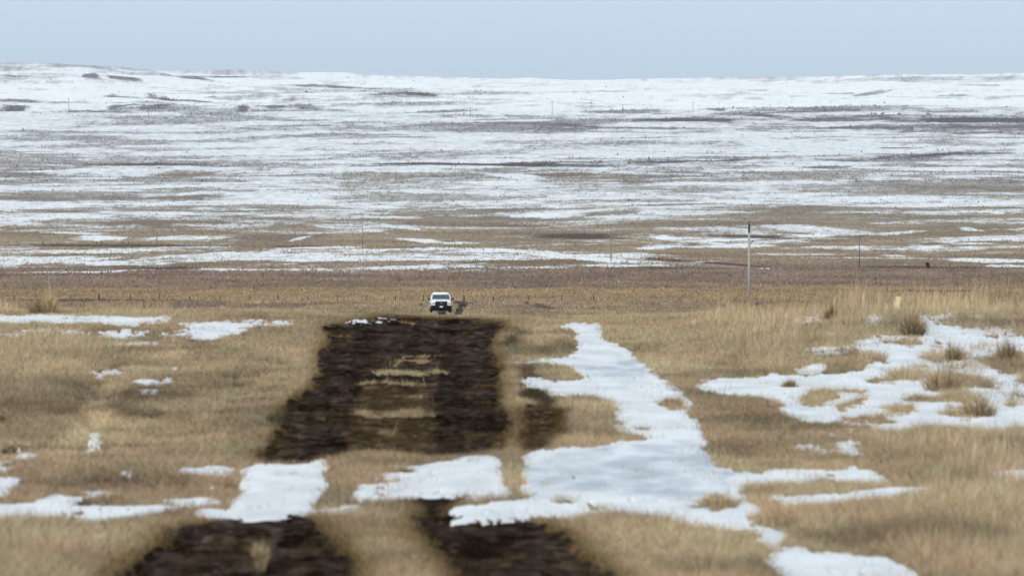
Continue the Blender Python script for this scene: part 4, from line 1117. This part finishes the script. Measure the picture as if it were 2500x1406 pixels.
# ------------------------------------------------------------------ cattle far off
M_COW = simple("black_hide", (0.014, 0.013, 0.016), .8, 0, .3, 2)
def make_cow(graze):
    from mathutils import Vector
    vs, es, rs = [], [], []
    def add(p, r, par=None):
        vs.append(p); rs.append(r)
        if par is not None: es.append((par, len(vs) - 1))
        return len(vs) - 1
    hip = add((-.75, 0, 1.15), (.34, .36)); mid_ = add((0, 0, 1.08), (.38, .44), hip); sh = add((.65, 0, 1.15), (.32, .40), mid_)
    if graze:
        nk = add((1.0, 0, .95), (.18, .2), sh); hd = add((1.30, 0, .50), (.14, .15), nk); add((1.42, 0, .22), (.09, .09), hd)
    else:
        nk = add((1.02, 0, 1.38), (.18, .22), sh); hd = add((1.35, 0, 1.42), (.14, .17), nk); add((1.65, 0, 1.28), (.09, .10), hd)
    for s in (-1, 1):
        f1 = add((.62, s * .2, .70), (.13, .12), sh); f2 = add((.64, s * .2, .36), (.07, .07), f1); add((.62, s * .2, .03), (.065, .065), f2)
        h1 = add((-.78, s * .2, .78), (.17, .15), hip); h2 = add((-.92, s * .2, .46), (.08, .08), h1); add((-.84, s * .2, .03), (.065, .065), h2)
    ta = add((-1.08, 0, 1.15), (.05, .05), hip); add((-1.14, 0, .62), (.04, .04), ta)
    me = bpy.data.meshes.new("cow"); me.from_pydata([Vector(v) for v in vs], es, [])
    me.materials.append(M_COW)
    o = bpy.data.objects.new("cow", me); COL.objects.link(o)
    md = o.modifiers.new("skin", 'SKIN')
    for i, r in enumerate(rs): me.skin_vertices[0].data[i].radius = r if isinstance(r, tuple) else (r, r)
    me.skin_vertices[0].data[0].use_root = True
    sb_ = o.modifiers.new("sub", 'SUBSURF'); sb_.levels = 1; sb_.render_levels = 1
    return o
c1_ = make_cow(False); c2_ = make_cow(True)
GC = "black cattle on the far slope"
for i, (U, V, rz, src, lab) in enumerate(((2128, 281, 80, c1_, "black cow seen end on, leftmost of the far cattle"),
        (2136, 281.5, 20, c2_, "black cow grazing right beside the leftmost one"),
        (2154, 281.5, 0, c1_, "black cow standing side on, third of the far cattle from the left"),
        (2195, 281.5, 190, c2_, "black cow alone in the middle of the gap between the far cattle"),
        (2267, 284, 175, c1_, "black cow farthest right of the far cattle, largest"))):
    o = src if i in (0, 1) else src.copy()
    if i not in (0, 1): COL.objects.link(o)
    x, d, z = spot(U, V); o.location = (x, d, z + .05); o.rotation_euler = (0, 0, math.radians(rz)); o.scale = (1.35,) * 3 if i == 4 else (1.2,) * 3
    tag(o, lab, "cow", GC)

# ------------------------------------------------------------------ air
m = bpy.data.materials.new("air"); m.use_nodes = True; nt = m.node_tree; nt.nodes.clear()
out = nt.nodes.new("ShaderNodeOutputMaterial"); pv = nt.nodes.new("ShaderNodeVolumePrincipled")
pv.inputs["Color"].default_value = (0.96, 0.98, 1.0, 1); pv.inputs["Density"].default_value = 0.000028
pv.inputs["Anisotropy"].default_value = 0.0
nt.links.new(pv.outputs[0], out.inputs["Volume"])
bm = bmesh.new(); bmesh.ops.create_cube(bm, size=1)
for v in bm.verts: v.co = (v.co.x * 16000, v.co.y * 13200 + 6300, v.co.z * 130 + 18)
me = bpy.data.meshes.new("haze"); bm.to_mesh(me); bm.free(); me.materials.append(m)
HZ = bpy.data.objects.new("haze", me); COL.objects.link(HZ); tag(HZ, "thin pale winter haze over the plain", "haze", kind="stuff")

# ------------------------------------------------------------------ light
SUN_EL, SUN_AZ = math.radians(38), math.radians(215)     # azimuth from +Y clockwise: behind and left of the camera
w = bpy.data.worlds.new("World"); S.world = w; w.use_nodes = True; nt = w.node_tree
bg = nt.nodes["Background"]
sky = nt.nodes.new("ShaderNodeTexSky"); sky.sky_type = 'NISHITA'; sky.sun_disc = False
sky.sun_elevation = SUN_EL; sky.sun_rotation = SUN_AZ; sky.air_density = 1.0; sky.dust_density = 0.6; sky.ozone_density = 2.0
mxn = nt.nodes.new("ShaderNodeMixRGB"); mxn.blend_type = 'MIX'; mxn.inputs[0].default_value = 0.62
mxn.inputs[2].default_value = (5.6, 7.85, 10.2, 1)
hs = nt.nodes.new('ShaderNodeHueSaturation'); hs.inputs['Saturation'].default_value = 0.05; nt.links.new(sky.outputs[0], hs.inputs['Color'])
nt.links.new(hs.outputs[0], mxn.inputs[1]); nt.links.new(mxn.outputs[0], bg.inputs["Color"])
bg.inputs["Strength"].default_value = 0.09
sl = bpy.data.lights.new("sun", 'SUN'); sl.energy = 2.0; sl.angle = math.radians(14); sl.color = (1, .91, .79)
so = bpy.data.objects.new("sun", sl); COL.objects.link(so)
from mathutils import Vector
sd = Vector((math.sin(SUN_AZ) * math.cos(SUN_EL), math.cos(SUN_AZ) * math.cos(SUN_EL), math.sin(SUN_EL)))
so.rotation_euler = sd.to_track_quat('Z', 'Y').to_euler()

# ------------------------------------------------------------------ camera
cd = bpy.data.cameras.new("camera"); cam = bpy.data.objects.new("camera", cd); COL.objects.link(cam); S.camera = cam
cd.sensor_width = 36; cd.lens = 300; cd.clip_start = 0.5; cd.clip_end = 40000
cam.location = (0, 0, 0); cam.rotation_euler = (math.radians(90) - math.atan((703 - VH) / F), 0, 0)
cd.dof.use_dof = True; cd.dof.focus_distance = 700; cd.dof.aperture_fstop = 8.5
S.view_settings.view_transform = 'Standard'; S.view_settings.look = 'None'; S.view_settings.gamma = 1; S.view_settings.exposure = 0.20
S.cycles.use_denoising = True
S.cycles.max_bounces = 5; S.cycles.diffuse_bounces = 3; S.cycles.volume_bounces = 0
